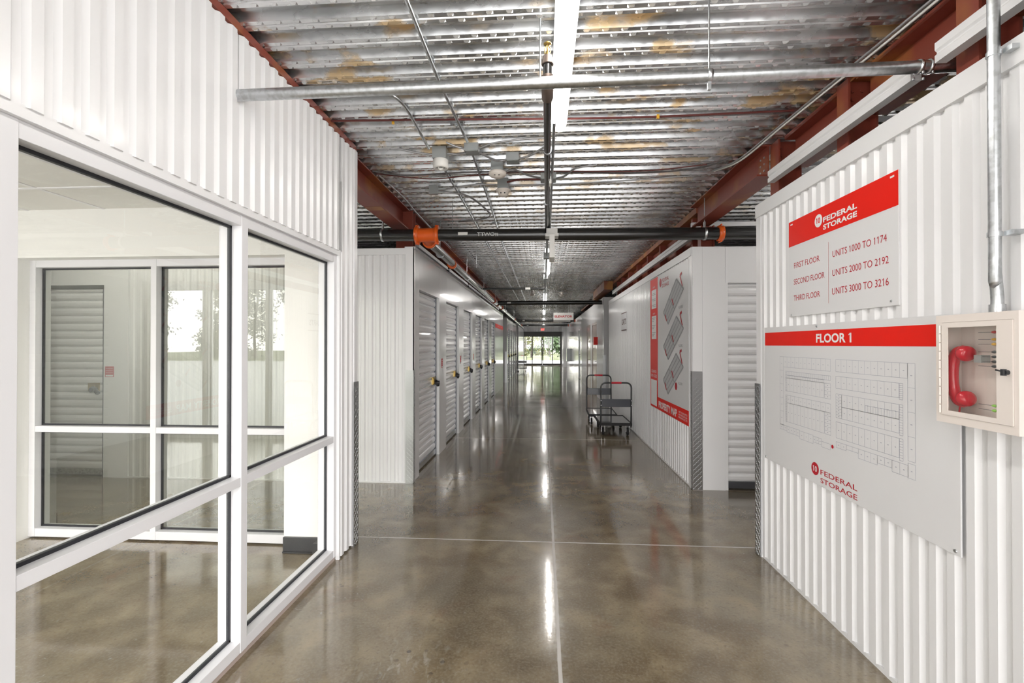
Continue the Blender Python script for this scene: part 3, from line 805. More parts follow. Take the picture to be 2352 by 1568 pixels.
for py, pz, fl in ((0, 0, 'FLOOR 3'), (.003, -.432, 'FLOOR 2'), (.012, -.857, 'FLOOR 1')):
    for cy, cz in ((5.62, 2.00), (5.93, 1.83)):
        m = MB(); line(m, (cy + py + .04, cz + pz + .04), (cy + py - .03, cz + pz - .04), .028, x - .0012); m.build('red_mark', 'text_red', t)
    m = MB(); line(m, (5.24 + py, 2.14 + pz), (5.33 + py, 2.27 + pz), .025, x - .0012); line(m, (5.33 + py, 2.27 + pz), (5.26 + py, 2.29 + pz), .03, x - .0012); m.build('red_mark', 'text_red', t)
    o = Vector((py, pz)); A, B, D, E_ = [c + o for c in cor]
    MB().add([(x, p.x, p.y) for p in (A, B, D, E_)], [(0, 1, 2, 3)]).build('plan_slab', 'plan_light', t)
    m = MB()
    for p, q in ((A, B), (B, D), (D, E_), (E_, A)): line(m, p, q, .022, x - .0008)
    for f_ in (.25, .5, .75): line(m, A.lerp(E_, f_), B.lerp(D, f_), .016, x - .0008)
    line(m, A.lerp(B, .45), E_.lerp(D, .45), .016, x - .0008)
    m.build('plan_lines', 'plan_grey', t)
    pl(fl, 5.38 + py, 5.22 + py, 1.90 + pz, 1.93 + pz, x - .0008, 'plan_grey')
m = MB(); disc(m, (5.496, 1.014), .045, x); m.build('location_dot', 'text_red', t)
for z_ in (2.19, 2.12, 2.04): m = MB(); disc(m, (6.66, z_), .012, PX - .003); m.build('legend_dot', 'text_red', t)
for i in range(3):
    m = MB()
    for k in range(2): line(m, (6.62, 2.20 - i * .08 - k * .02), (6.46, 2.20 - i * .08 - k * .02), .008, PX - .003)
    m.build('legend_text', 'plan_grey', t); m = MB()
    for k in range(3): line(m, (6.66, 1.86 - i * .1 - k * .022), (6.46 + .05 * k, 1.86 - i * .1 - k * .022), .008, PX - .003)
    m.build('legend_text', 'plan_grey', t)

t = thing('cart_sign', 'small white CARTS sign with dark bars on the right wall', 'sign', (1.54, 8.96, 1.76))
MB().box(PX, 1.5395, 8.68, 9.25, 1.76, 2.10).build('board', 'sign_white', t)
for z_ in (1.76, 2.085): MB().box(PX - .001, PX, 8.68, 9.25, z_, z_ + .015).build('border_bar', 'text_dark', t)
m = MB()
rtext(m, 'CARTS', 9.20, 8.73, 1.87, 1.98, PX - .001, .02); m.build('lettering', 'text_dark', t)

# red wall device, hanging elevator sign, exit sign
m = MB().box(1.44, 1.545, 13.3, 13.48, 1.48, 1.70); m.build('alarm_box', 'sign_red', label='small red box projecting from the right wall between the tan doors and corner', cat='alarm box')
t = thing('elevator_sign', 'white hanging ELEVATOR sign with red letters under the ceiling', 'sign', (.70, 16, 2.32))
MB().box(.36, 1.04, 15.985, 16.015, 2.32, 2.575).build('board', 'plastic_white', t)
m = MB(); m.text('ELEVATOR', (.40, 1.00, 2.41, 2.485), lambda u, v: (u, 15.983, v), .03); m.build('lettering', 'text_red', t)
for x_ in (.45, .95): MB().tube([(x_, 16, 2.57), (x_, 16, 3.0)], .006, 6).build('hanger_rod', 'galvanised', t)
t = thing('elevator_sign', 'smaller white sign hanging behind the ELEVATOR sign', 'sign', (.75, 17.5, 2.30))
MB().box(.39, 1.02, 17.49, 17.51, 2.33, 2.52).build('board', 'plastic_white', t)
for x_ in (.5, .95): MB().tube([(x_, 17.5, 2.51), (x_, 17.5, 3.0)], .006, 6).build('hanger_rod', 'galvanised', t)
t = thing('exit_sign', 'red lit EXIT sign above the far sliding doors', 'exit sign', (-.02, 33.5, 2.45))
MB().box(-.18, .14, 33.50, 33.56, 2.45, 2.66).build('housing', 'plastic_white', t)
m = MB(); m.text('EXIT', (-.15, .11, 2.48, 2.63), lambda u, v: (u, 33.497, v), .03); m.build('lettering', 'exit_lit', t)
MB().box(-.03, -.01, 33.52, 33.54, 2.66, 3.0).build('hanger_rod', 'dark_steel', t)

# electrical cabinet far right
t = thing('utility_cabinet', 'grey metal cabinet on the right wall near the far doors', 'cabinet', (1.42, 26.2, .55))
MB().box(1.33, 1.545, 25.9, 26.6, .55, 1.25).build('body', 'grey_box', t)
MB().box(1.32, 1.33, 25.93, 26.57, .58, 1.22).build('door', 'dark_steel', t)
MB().box(-.45, .32, 32.4, 33.0, .001, .012).build('door_mat', 'mat_grey', label='dark door mat on the floor before the far sliding doors', cat='door mat')

# ================= emergency phone cabinet
t = thing('phone_cabinet', 'cream metal emergency phone cabinet with a clear window', 'cabinet', (1.5, 1.672, 1.218))
bx0, bx1 = 1.45, 1.5385
m = MB()
m.box(bx0 + .004, bx1, 1.522, 1.527, 1.218, 1.604).box(bx0 + .004, bx1, 1.817, 1.822, 1.218, 1.604).box(bx0 + .004, bx1, 1.527, 1.817, 1.218, 1.223).box(bx0 + .004, bx1, 1.527, 1.817, 1.599, 1.604)
m.box(bx1 - .004, bx1, 1.527, 1.817, 1.223, 1.599)
for a, b, c, d in ((1.522, 1.537, 1.218, 1.604), (1.797, 1.822, 1.218, 1.604), (1.537, 1.797, 1.218, 1.245), (1.537, 1.797, 1.578, 1.604)): m.box(bx0, bx0 + .004, a, b, c, d)
m.build('body', 'cream_paint', t)
m = MB()
for a, b, c, d in ((1.538, 1.590, 1.246, 1.577), (1.772, 1.795, 1.246, 1.577), (1.590, 1.772, 1.246, 1.263), (1.590, 1.772, 1.559, 1.577)): m.box(bx0 - .003, bx0 + .002, a, b, c, d)
dr = m.build('door', 'cream_paint', t)
MB().box(bx0 - .001, bx0 + .001, 1.590, 1.772, 1.263, 1.559).build('pane', 'glass', dr)
m = MB()
for k in range(10): m.tube([(bx0 - .004, 1.801, 1.252 + .032 * k), (bx0 - .004, 1.801, 1.280 + .032 * k)], .004, 8)
m.build('hinge', 'cream_paint', dr)
m = MB().tube([(bx0 - .003, 1.553, 1.412), (bx0 - .014, 1.553, 1.412)], .008, 10); m.box(bx0 - .022, bx0 - .010, 1.549, 1.557, 1.402, 1.422); m.tube([(bx0 - .012, 1.556, 1.414), (bx0 - .012, 1.582, 1.418)], .003, 6)
m.build('key', 'black_metal', dr)
for i, (z_, c_) in enumerate(((1.540, 'wire_red'), (1.516, 'wire_yellow'), (1.500, 'wire_yellow'), (1.474, 'black_metal'), (1.458, 'black_metal'), (1.442, 'black_metal'), (1.426, 'black_metal'), (1.296, 'wire_green'), (1.280, 'wire_green'))):
    m = MB().tube([(1.49, 1.70, z_), (1.49, 1.652, z_)], .0008, 5); m.cur = 1
    m.lathe([(.0005, 0), (.004, .006), (.005, .014), (.002, .018)], (1.49, 1.655, z_), (0, -1, 0), 8)
    m.build('mounting_screw', ['dark_steel', c_], t)
MB().box(1.485, 1.515, 1.685, 1.712, 1.437, 1.463).build('bracket', 'grey_box', t)
hs = thing('phone_handset', 'red telephone handset hanging inside the emergency cabinet', 'telephone', (1.49, 1.76, 1.27))
m = MB()
P = smooth_path([(1.488, 1.752, 1.478), (1.488, 1.780, 1.470), (1.488, 1.795, 1.435), (1.488, 1.799, 1.385), (1.488, 1.794, 1.335), (1.488, 1.777, 1.300), (1.488, 1.752, 1.294)], 5)
m.tube(P, [.017 + .003 * abs(i / (len(P) - 1) - .5) for i in range(len(P))], 16)
m.build('grip', 'phone_red', hs)
for zc, dz in ((1.470, -.3), (1.305, .3)):
    MB().lathe([(.012, -.012), (.022, -.006), (.027, .004), (.028, .016), (.024, .026), (.014, .030), (.004, .030)], (1.488, 1.757, zc), (0, -.94, dz * .8), 22).build('earpiece' if zc > 1.4 else 'mouthpiece', 'phone_red', hs)
MB().tube([(1.488, 1.768, 1.290), (1.488, 1.772, 1.26), (1.488, 1.775, 1.226)], .003, 6).build('cord', 'phone_red', hs)

# vertical conduit above the cabinet
t = thing('wall_conduit', 'galvanised vertical conduit running up the wall from the phone cabinet', 'conduit', (1.50, 1.64, 1.604))
MB().tube(smooth_path([(1.507, 1.652, 1.604), (1.507, 1.652, 1.66), (1.492, 1.642, 1.74), (1.490, 1.640, 1.80), (1.490, 1.640, 2.99)], 4), .0165, 16).build('pipe', 'galvanised', t)
MB().tube([(1.507, 1.652, 1.606), (1.507, 1.652, 1.632)], .021, 12).build('connector', 'galvanised', t)
for z_ in (1.862, 2.46): MB().tube([(1.490, 1.640, z_ - .008), (1.490, 1.640, z_ + .008)], .020, 12).box(1.505, 1.538, 1.595, 1.625, z_ - .008, z_ + .008).build('strap', 'galvanised', t)

# ================= structural steel
t = thing('steel_beam', 'red painted steel I-beam running along above the left wall', 'beam', (-1.57, 3.8, 2.77))
def ibeam(mb, xc, wd, y0, y1, z0, z1, tf=.013, tw=.01):
    mb.box(xc - wd / 2, xc + wd / 2, y0, y1, z1 - tf, z1); mb.box(xc - wd / 2, xc + wd / 2, y0, y1, z0, z0 + tf); mb.box(xc - tw / 2, xc + tw / 2, y0, y1, z0 + tf, z1 - tf)
m = MB(); ibeam(m, -1.57, .17, 3.46, 5.12, 2.77, 2.998); m.build('beam_body', 'red_steel', t)
m = MB().box(-1.645, -1.495, 4.2, 4.32, 2.768, 2.7705); m.build('mill_label', 'rust_steel', t)
MB().box(-1.49, -1.412, -2.4, 3.44, 2.958, 2.999).build('steel_angle', 'red_steel', label='thin red steel edge strip above the corrugated office wall', cat='steel strip')
t = thing('steel_beam', 'red painted steel I-beam continuing past the column over the left units', 'beam', (-1.52, 9, 2.77))
m = MB(); ibeam(m, -1.55, .20, 5.24, 16.3, 2.77, 2.998); m.build('beam_body', 'red_steel', t)
def column(x0, x1, y0, y1, top, label, z0=0.0, group='red steel columns'):
    m = MB(); m.box(x0, x0 + .012, y0, y1, z0, top).box(x1 - .012, x1, y0, y1, z0, top).box(x0 + .012, x1 - .012, (y0 + y1) / 2 - .005, (y0 + y1) / 2 + .005, z0, top)
    for zz in (2.83, 2.88, 2.93):
        m.lathe([(.009, 0), (.009, .007)], (x0 + .05, (y0 + y1) / 2 - .005, zz), (0, -1, 0), 6); m.lathe([(.009, 0), (.009, .007)], (x0 + .10, (y0 + y1) / 2 - .005, zz), (0, -1, 0), 6)
    return m.build('steel_column', 'red_steel', label=label, cat='column', group=group)
m = MB().box(-1.645, -1.455, 5.125, 5.14, 0, 2.99).box(-1.645, -1.455, 5.225, 5.24, 0, 2.99).box(-1.555, -1.545, 5.14, 5.225, 0, 2.99)
m.build('steel_column', 'red_steel', label='red steel column rising behind the first left storage block', cat='column', group='red steel columns')
column(1.70, 1.86, 1.93, 2.03, 2.985, 'red steel column behind the directory wall, nearest the phone cabinet')
column(1.70, 1.86, 2.71, 2.81, 2.985, 'red steel column behind the directory wall, middle of the three there')
column(1.70, 1.86, 3.48, 3.60, 2.985, 'red steel column just past the far end of the directory wall')
column(1.66, 1.80, 5.02, 5.12, 2.75, 'red steel column rising behind the property map block')
t = thing('steel_beam', 'red steel I-beam above the directory wall on the right', 'beam', (1.82, 2.2, 2.77))
m = MB()
for a, b in ((.9, 1.925), (2.035, 2.705), (2.815, 3.475)):
    ibeam(m, 1.82, .16, a, b, 2.77, 2.985)
m.box(1.74, 1.90, .9, 3.475, 2.986, 2.999); m.build('beam_body', 'red_steel', t)
t = thing('steel_beam', 'red steel I-beam crossing above the hall gap on the right', 'beam', (1.69, 4.4, 2.76))
m = MB(); ibeam(m, 1.69, .17, 3.61, 5.2, 2.762, 2.998); m.build('beam_body', 'red_steel', t)
for yy in (3.66, 3.72):
    for zz in (2.82, 2.87, 2.92): MB().lathe([(.008, 0), (.008, .006)], (1.685, yy, zz), (-1, 0, 0), 6).build('bolt', 'galvanised', t)
t = thing('steel_beam', 'brown steel edge beam over the property map wall', 'beam', (1.73, 10, 2.9))
MB().box(1.67, 1.79, 5.2, 20.5, 2.93, 2.998).build('beam_body', 'rust_steel', t)
MB().box(1.79, 1.80, 5.2, 11, 2.4, 2.93).build('web_plate', 'red_steel', t)
PY = [5.45, 6.1, 6.913, 7.724, 8.558, 9.407, 10.22, 10.85]
for i, yy in enumerate(PY):
    MB().box(1.70, 1.785, yy - .03, yy + .03, 2.45, 2.93).build('steel_stud', 'red_steel', label='red steel stud between property map wall and ceiling, %s from the near end' % (['first', 'second', 'third', 'fourth', 'fifth', 'sixth', 'seventh', 'eighth'][i]), cat='steel stud', group='red studs over the property map wall')
t = thing('steel_beam', 'brown box shaped beam end above the wall past the CARTS sign', 'beam', (1.65, 12.3, 2.75))
MB().box(1.45, 1.66, 11.2, 13.6, 2.80, 2.998).build('beam_body', 'rust_steel', t)

# white channels over the walls
def channel(y0, y1, label, x=1.60, sgn=1, z0=2.648, z1=2.73):
    pr = [(0, z0), (0, z0 + .030), (.008, z0 + .038), (.008, z1 - .038), (0, z1 - .030), (0, z1), (.045, z1), (.045, z0)]
    m = MB(); m.extrude(pr, lambda a, z: (x + sgn * a, y0, z), lambda a, z: (x + sgn * a, y1, z))
    return m.build('wall_channel', 'white_trim', label=label, cat='channel', group='white metal channels')
channel(.8, 2.01, 'white metal channel over the directory wall, near piece above the conduit')
channel(2.135, 3.43, 'white metal channel over the directory wall, far piece beyond the conduit')
channel(4.98, 10.9, 'white metal channel above the property map wall')
MB().box(1.6, 4.5, 5.13, 5.17, 2.765, 2.81).build('wall_channel', 'white_trim', label='white channel running sideways behind the black pipe on the right', cat='channel', group='white metal channels')
MB().box(-4.0, -1.46, 5.06, 5.10, 2.70, 2.745).build('wall_channel', 'white_trim', label='white channel running sideways behind the black pipe on the left', cat='channel', group='white metal channels')
for k, (a, b) in enumerate(((5.3, 7.0), (7.1, 8.9), (9.0, 10.9), (11.0, 13.0), (13.1, 15.2))):
    t = thing('wall_channel', 'white metal channel over the left units, %s piece from the near end' % n0[k], 'channel', (-1.5, (a + b) / 2, 2.58), group='white channels over the left units')
    MB().box(-1.49, -1.43, a, b - .06, 2.62, 2.66).build('channel_body', 'white_trim', t)
    MB().box(-1.55, -1.42, b - .05, b, 2.60, 2.62).build('bracket', 'black_metal', t)

# ================= pipes
def ring(mb, c, ax, r, wd, seg=20, th=.004):
    mb.lathe([(r, -wd / 2), (r + th, -wd / 2), (r + th, wd / 2), (r, wd / 2)], c, ax, seg)
yp = 4.85
zL = lambda x: 2.640 - .010 * x
t = thing('sprinkler_main', 'thick black sprinkler pipe crossing the corridor at the cross hall', 'pipe', (0, yp, 2.55))
MB().tube([(-6, yp, zL(-6)), (6, yp, zL(6))], .063, 24).build('pipe', 'black_pipe', t)
m = MB(); zc = zL(-1.22)
m.tube([(-1.335, yp, zc), (-1.105, yp, zc)], .073, 24)
for x_ in (-1.325, -1.115):
    ring(m, (x_, yp, zc), (1, 0, 0), .06, .042, 24, .028)
    for s_ in (-1, 1): m.box(x_ - .018, x_ + .018, yp - .02 , yp + .02, zc + s_ * .08, zc + s_ * .10); m.tube([(x_, yp - .05, zc + s_ * .09), (x_, yp + .05, zc + s_ * .09)], .007, 8)
m.tube([(-1.22, yp, zc - .01), (-1.235, yp + .15, zc - .03)], .064, 20)
ring(m, (-1.235, yp + .16, zc - .032), (0, 1, 0), .05, .045, 24, .026)
m.build('tee_fitting', 'orange_paint', t)
m = MB(); ring(m, (1.795, yp, zL(1.795)), (1, 0, 0), .062, .05, 24, .016)
for s_ in (-1, 1): m.tube([(1.795, yp - .04, zL(1.8) + s_ * .083), (1.795, yp + .04, zL(1.8) + s_ * .083)], .008, 8)
m.build('coupling', 'orange_paint', t)
for x_, n_ in ((-1.70, 2.75), (1.64, 2.73)):
    m = MB(); ring(m, (x_, yp, zL(x_)), (1, 0, 0), .0635, .022, 24, .004); m.box(x_ - .008, x_ + .008, yp - .012, yp + .012, zL(x_) + .062, zL(x_) + .12)
    m.tube([(x_, yp, zL(x_) + .11), (x_, yp, 3.0)], .005, 8); m.build('hanger', 'galvanised', t)
m = MB(); f = lambda u, v: (u, yp - .0665, v + zL(u)); m.text('#OWTT', (-.46, -.68, -.03, .01), f, 0); m.build('chalk_marks', 'text_white', t)
m = MB(); m.box(-.88, -.78, yp - .066, yp - .062, 2.632, 2.662); m.build('paper_tag', 'plastic_white', t)
# left branch line along the corridor
t = thing('sprinkler_branch', 'black sprinkler pipe running along the tops of the left units', 'pipe', (-1.25, 17, 2.55))
MB().tube([(-1.237, yp + .16, 2.612), (-1.25, 8, 2.60), (-1.26, 13, 2.598), (-1.27, 31, 2.598)], .048, 20).build('pipe', 'black_pipe', t)
for yy in (6.35, 11.8, 12.7, 14.0, 20.5, 27):
    m = MB(); ring(m, (-1.25, yy, 2.60), (0, 1, 0), .047, .05, 20, .016); m.tube([(-1.32, yy, 2.6), (-1.305, yy, 2.6)], .014, 8); m.build('coupling', 'orange_paint' if yy < 7 else 'red_coupling', t)
for yy in (5.6, 7.6, 9.8, 12.2, 15.5, 20):
    m = MB(); ring(m, (-1.25, yy, 2.60), (0, 1, 0), .0485, .018, 20, .003); m.tube([(-1.25, yy, 2.65), (-1.25, yy, 3.0)], .004, 6); m.build('hanger', 'galvanised', t)
# far cross pipes
for yy, r_, a, b, lb in ((12.4, .055, -1.2, 1.62, 'black cross pipe above the corridor before the tan doors'), (21.8, .055, -1.2, 1.5, 'distant black cross pipe below the ELEVATOR sign'), (27.4, .055, -1.2, 1.5, 'farthest black cross pipe near the sliding doors')):
    t = thing('sprinkler_cross_pipe', lb, 'pipe', (0, yy, 2.6), group='far black cross pipes')
    MB().tube([(a, yy, 2.60), (b, yy, 2.60)], r_, 16).build('pipe', 'black_pipe', t)
    m = MB(); ring(m, (b - .02, yy, 2.6), (1, 0, 0), .054, .05, 16, .014); m.build('coupling', 'red_coupling', t)
    m = MB().tube([(b - .3, yy, 2.65), (b - .3, yy, 3.0)], .005, 6); m.build('hanger', 'galvanised', t)
    m = MB().box(-.95, -.85, yy - .058, yy - .054, 2.58, 2.62); m.build('paper_tag', 'plastic_white', t)
t = thing('sprinkler_cross_pipe', 'thin black pipe reaching from the left wall to the centre line', 'pipe', (-.6, 9.3, 2.6), group='thin cross pipes')
MB().tube([(-1.2, 9.3, 2.61), (.04, 9.3, 2.61)], .022, 12).build('pipe', 'black_pipe', t)
MB().box(-.35, -.25, 9.27, 9.278, 2.59, 2.63).build('paper_tag', 'plastic_white', t)

# centre pipe with sprinkler head
t = thing('sprinkler_line', 'slim black sprinkler pipe running down the corridor centre to an upright head', 'pipe', (.03, 3.5, 2.69))
zc_ = 2.685
MB().tube([(.022, 2.20, zc_), (.044, 4.82, zc_)], .021, 18).tube([(.022, 2.155, 2.73), (.022, 2.155, 2.80)], .021, 16).build('pipe', 'black_pipe', t)
m = MB().tube([(.022, 2.24, zc_), (.022, 2.19, zc_), (.022, 2.165, zc_ + .010), (.022, 2.156, zc_ + .03), (.022, 2.155, zc_ + .055)], .028, 18)
m.tube([(.022, 2.155, 2.792), (.022, 2.155, 2.83)], [.028, .022], 16)
m.build('elbow_fittings', 'iron_fitting', t)
m = MB().lathe([(.014, 0), (.012, .015), (.006, .02), (.004, .045)], (.022, 2.155, 2.83), (0, 0, 1), 14)
m.tube([(.010, 2.155, 2.845), (.008, 2.155, 2.868), (.022, 2.155, 2.886)], .0025, 6).tube([(.034, 2.155, 2.845), (.036, 2.155, 2.868), (.022, 2.155, 2.886)], .0025, 6)
m.lathe([(.004, 0), (.018, .003), (.019, .006), (.004, .008)], (.022, 2.155, 2.884), (0, 0, 1), 16)
m.build('sprinkler_head', 'brass', t)
for yy in (2.86, 3.9):
    m = MB(); ring(m, (.03, yy, zc_), (0, 1, 0), .0215, .014, 18, .003); m.tube([(.03, yy, zc_ + .022), (.03, yy, 3.0)], .0035, 6); m.build('hanger', 'galvanised', t)
m = MB().tube([(-.012, 2.14, 2.73), (-.012, 2.14, 3.0)], .004, 6); m.build('hanger', 'galvanised', t)
MB().tube([(.061, 2.5, zc_ + .004), (.072, 4.82, zc_ + .004)], .009, 10).build('side_conduit', 'galvanised', t)
MB().box(.045, .062, 3.35, 3.42, zc_ - .03, zc_ + .02).build('paper_tag', 'plastic_white', t)
# the same service line past the main
t = thing('sprinkler_line', 'pale sprinkler line continuing down the corridor past the black main', 'pipe', (.03, 12, 2.66))
MB().tube([(.05, 4.92, 2.70), (.05, 30, 2.70)], .017, 12).tube([(.05, 9.3, 2.6), (.05, 9.3, 2.98)], .014, 10).tube([(.05, 12.4, 2.6), (.05, 12.4, 2.98)], .014, 10).build('pipe', 'galvanised', t)
for yy in (6.3, 8.3, 10.6, 14.5): MB().box(.01, .09, yy, yy + .1, 2.66, 2.74).build('junction_box', 'grey_box', t)
for x_, y_, lb in ((-.3, 13.2, 'pale smoke detector hanging left of the centre line far along'), (.55, 13.5, 'pale smoke detector hanging right of the centre line far along')):
    MB().lathe([(.03, .10), (.03, .03), (.07, .02), (.07, .0), (.04, -.03), (.01, -.035)], (x_, y_, 2.90), (0, 0, 1), 16).build('smoke_detector', 'detector_cream', label=lb, cat='smoke detector', group='far smoke detectors')
# edge-on sign below the main
t = thing('hanging_sign_box', 'white fitting with a thin edge-on panel hanging under the black main pipe', 'exit sign', (.10, yp - .1, 2.34))
MB().box(.035, .145, yp - .20, yp - .08, 2.60, 2.655).box(.025, .155, yp - .21, yp - .07, 2.575, 2.602).build('canopy', 'plastic_white', t)
MB().box(.062, .115, yp - .30, yp - .02, 2.345, 2.575).build('panel', 'plastic_white', t, bevel=.004)

# big galvanised conduit across
t = thing('cross_conduit', 'large galvanised conduit crossing from the office wall to the right channel', 'conduit', (.2, 2.07, 2.63))
MB().tube([(-1.47, 2.073, 2.657), (1.90, 2.073, 2.672)], .026, 24).build('pipe', 'galvanised', t)
m = MB(); ring(m, (.722, 2.073, 2.667), (1, 0, 0), .0265, .02, 20, .003); m.tube([(.722, 2.073, 2.69), (.722, 2.073, 3.0)], .004, 8); m.box(.715, .729, 2.066, 2.080, 2.605, 2.64)
m.build('hanger', 'galvanised', t)
for x_ in (1.585, 1.625):
    m = MB(); ring(m, (x_, 2.073, 2.671), (1, 0, 0), .0265, .012, 20, .004); m.tube([(x_, 2.05, 2.64), (x_, 2.05, 2.63)], .006, 6); m.tube([(x_, 2.10, 2.64), (x_, 2.10, 2.63)], .006, 6); m.build('clamp', 'chrome', t)

# ceiling conduits
zc2 = 2.982
t = thing('ceiling_conduit', 'thin galvanised conduit along the ceiling, right one of the pair', 'conduit', (-.56, 8, 2.97), group='ceiling conduits')
MB().tube([(-.585, .6, zc2), (-.585, 2.6, zc2), (-.548, 3.35, zc2 - .01)], .010, 10).tube([(-.545, 3.45, zc2), (-.56, 5, zc2), (-.60, 7, zc2), (-.60, 17.5, zc2)], .010, 10).build('pipe', 'galvanised', t)
for yy in (1.7, 3.1, 4.3, 5.7, 8, 10.5):
    m = MB(); m.box(-.625, -.535, yy, yy + .02, 2.988, 3.0); ring(m, (-.585 if yy < 3.4 else -.58, yy + .01, zc2), (0, 1, 0), .010, .014, 10, .003)
    m.build('strap', 'galvanised', t)
t = thing('ceiling_conduit', 'thin galvanised conduit bending from the office wall to the camera box', 'conduit', (-.9, 2.8, 2.97), group='ceiling conduits')
MB().tube(smooth_path([(-1.40, 2.60, zc2), (-1.15, 2.60, zc2), (-1.02, 2.615, zc2), (-.92, 2.68, zc2), (-.87, 2.78, zc2), (-.856, 2.95, zc2), (-.845, 3.40, zc2 - .03)], 5), .0105, 10).build('pipe', 'galvanised', t)
t = thing('ceiling_conduit', 'thin galvanised conduit along the ceiling, left one of the pair', 'conduit', (-.82, 9, 2.97), group='ceiling conduits')
MB().tube([(-.835, 3.56, zc2), (-.825, 5, zc2), (-.82, 17.5, zc2)], .010, 10).build('pipe', 'galvanised', t)
for yy in (3.9, 5.7, 8, 10.5):
    m = MB(); ring(m, (-.822, yy, zc2), (0, 1, 0), .010, .014, 10, .003); m.build('strap', 'galvanised', t)

def jbox(x0, x1, y0, y1, z0, z1, label, cat='junction box'):
    m = MB().box(x0, x1, y0, y1, z0, z1); m.box(x0 + .008, x1 - .008, y0 + .008, y1 - .008, z0 - .003, z0)
    for a in (x0 + .01, x1 - .01): m.lathe([(.004, 0), (.003, .002)], (a, (y0 + y1) / 2, z0 - .003), (0, 0, -1), 6)
    return m.build('junction_box', 'grey_box', label=label, cat=cat, group='ceiling junction boxes')
jbox(-.575, -.472, 3.36, 3.46, 2.915, 2.97, 'square steel junction box at the end of the right ceiling conduit')
jbox(-.285, -.185, 3.58, 3.68, 2.925, 2.985, 'square steel junction box between camera and centre pipe')
jbox(-.02, .115, 4.02, 4.14, 2.93, 2.985, 'steel junction box behind the centre pipe')
m = MB().box(-1.06, -.98, 4.27, 4.31, 2.90, 2.985).tube([(-1.10, 4.29, 2.94), (-1.06, 4.29, 2.94)], .010, 8).tube([(-.98, 4.29, 2.95), (-.90, 4.29, 2.95)], .012, 8).tube([(-.98, 4.29, 2.92), (-.92, 4.29, 2.92)], .010, 8)
m.build('junction_box', 'grey_box', label='small steel junction box with cable connectors near the left beam', cat='junction box', group='ceiling junction boxes')
# camera
t = thing('security_camera', 'white security camera on a steel box under the ceiling', 'camera', (-.775, 3.5, 2.83))
MB().box(-.83, -.725, 3.44, 3.55, 2.90, 2.985).build('mounting_box', 'grey_box', t)
MB().lathe([(.054, .0), (.058, -.005), (.058, -.058), (.052, -.066), (.040, -.068), (.036, -.058), (.001, -.056)], (-.775, 3.49, 2.90), (0, 0, 1), 28).build('housing', 'plastic_white', t)
m = MB().lathe([(.034, -.058), (.028, -.064), (.001, -.066)], (-.775, 3.485, 2.90), (0, 0, 1), 20); m.cur = 1
m.lathe([(.022, 0), (.022, .012), (.016, .014), (.015, .008), (.001, .008)], (-.772, 3.478, 2.842), (.1, -.55, -.8), 20); m.build('lens', ['lens', 'plastic_white'], t)
# detectors
def detector(x, y, z, r, label, cone):
    t = thing('smoke_detector', label, 'smoke detector', (x, y, z - .07), group='near smoke detectors')
    MB().box(x - .05, x + .045, y - .045, y + .045, z, 2.99).build('mounting_box', 'grey_box', t)
    pf = [(r * .9, .0), (r, -.004), (r, -.024), (r * .85, -.034), (r * .55, -.040), (r * .5, -.046), (.002, -.047)] if not cone else [(r, 0), (r, -.008), (r * .72, -.018), (r * .62, -.045), (r * .35, -.058), (.002, -.06)]
    MB().lathe(pf, (x, y, z), (0, 0, 1), 28).build('housing', 'detector_cream', t)
    for a in (-.018, .016): MB().box(x + a - .006, x + a + .006, y - r * .66, y - r * .60, z - .042, z - .034).build('vent', 'black_metal', t)
detector(-.37, 3.78, 2.905, .072, 'flat cream smoke detector between camera and centre pipe', False)
detector(-.358, 4.20, 2.895, .070, 'cone shaped cream smoke detector behind the flat one', True)
# flexible cables
def cable(pts, r, mt, label, name='electrical_cable', cat='cable', group='flexible ceiling cables'):
    return MB().tube(smooth_path(pts, 8), r, 8).build(name, mt, label=label, cat=cat, group=group)
cable([(-1.1, 3.47, 2.985), (-.95, 3.49, 2.96), (-.83, 3.5, 2.945)], .008, 'conduit_cable', 'flexible metal cable entering the camera box from the left')
cable([(-.725, 3.5, 2.95), (-.64, 3.5, 2.945), (-.56, 3.44, 2.935)], .008, 'conduit_cable', 'flexible metal cable joining the camera box and next box')
cable([(-.71, 3.38, 2.985), (-.64, 3.40, 2.96), (-.575, 3.42, 2.95)], .007, 'conduit_cable', 'flexible metal cable curving into the left side of the square box')
cable([(-.472, 3.42, 2.95), (-.35, 3.38, 2.97), (-.1, 3.36, 2.985), (.1, 3.36, 2.985)], .007, 'conduit_cable', 'flexible metal cable running right from the square box')
cable([(-.475, 3.44, 2.93), (-.40, 3.56, 2.93), (-.34, 3.64, 2.94), (-.285, 3.64, 2.95)], .008, 'conduit_cable', 'flexible metal cable sagging between the two square boxes')
cable([(-.185, 3.63, 2.95), (-.10, 3.60, 2.96), (.02, 3.50, 2.985)], .008, 'conduit_cable', 'flexible metal cable rising to the centre pipe')
cable([(-.32, 3.86, 2.93), (-.24, 3.86, 2.95), (-.12, 4.0, 2.95), (-.02, 4.08, 2.955)], .008, 'conduit_cable', 'flexible metal cable from flat detector to box behind pipe')
cable([(-.32, 4.15, 2.95), (-.2, 4.12, 2.96), (-.02, 4.10, 2.95)], .009, 'red_cable', 'reddish cable between the cone detector and centre box')
cable([(.115, 4.10, 2.955), (.19, 4.06, 2.96), (.28, 3.95, 2.985), (.45, 3.9, 2.99)], .008, 'conduit_cable', 'flexible metal cable curving right from the centre box')
cable([(-.90, 4.29, 2.95), (-.6, 4.25, 2.97), (-.2, 4.3, 2.97), (.6, 4.3, 2.985), (1.3, 4.2, 2.985)], .006, 'conduit_cable', 'long thin cable strung across the ceiling from the left box')
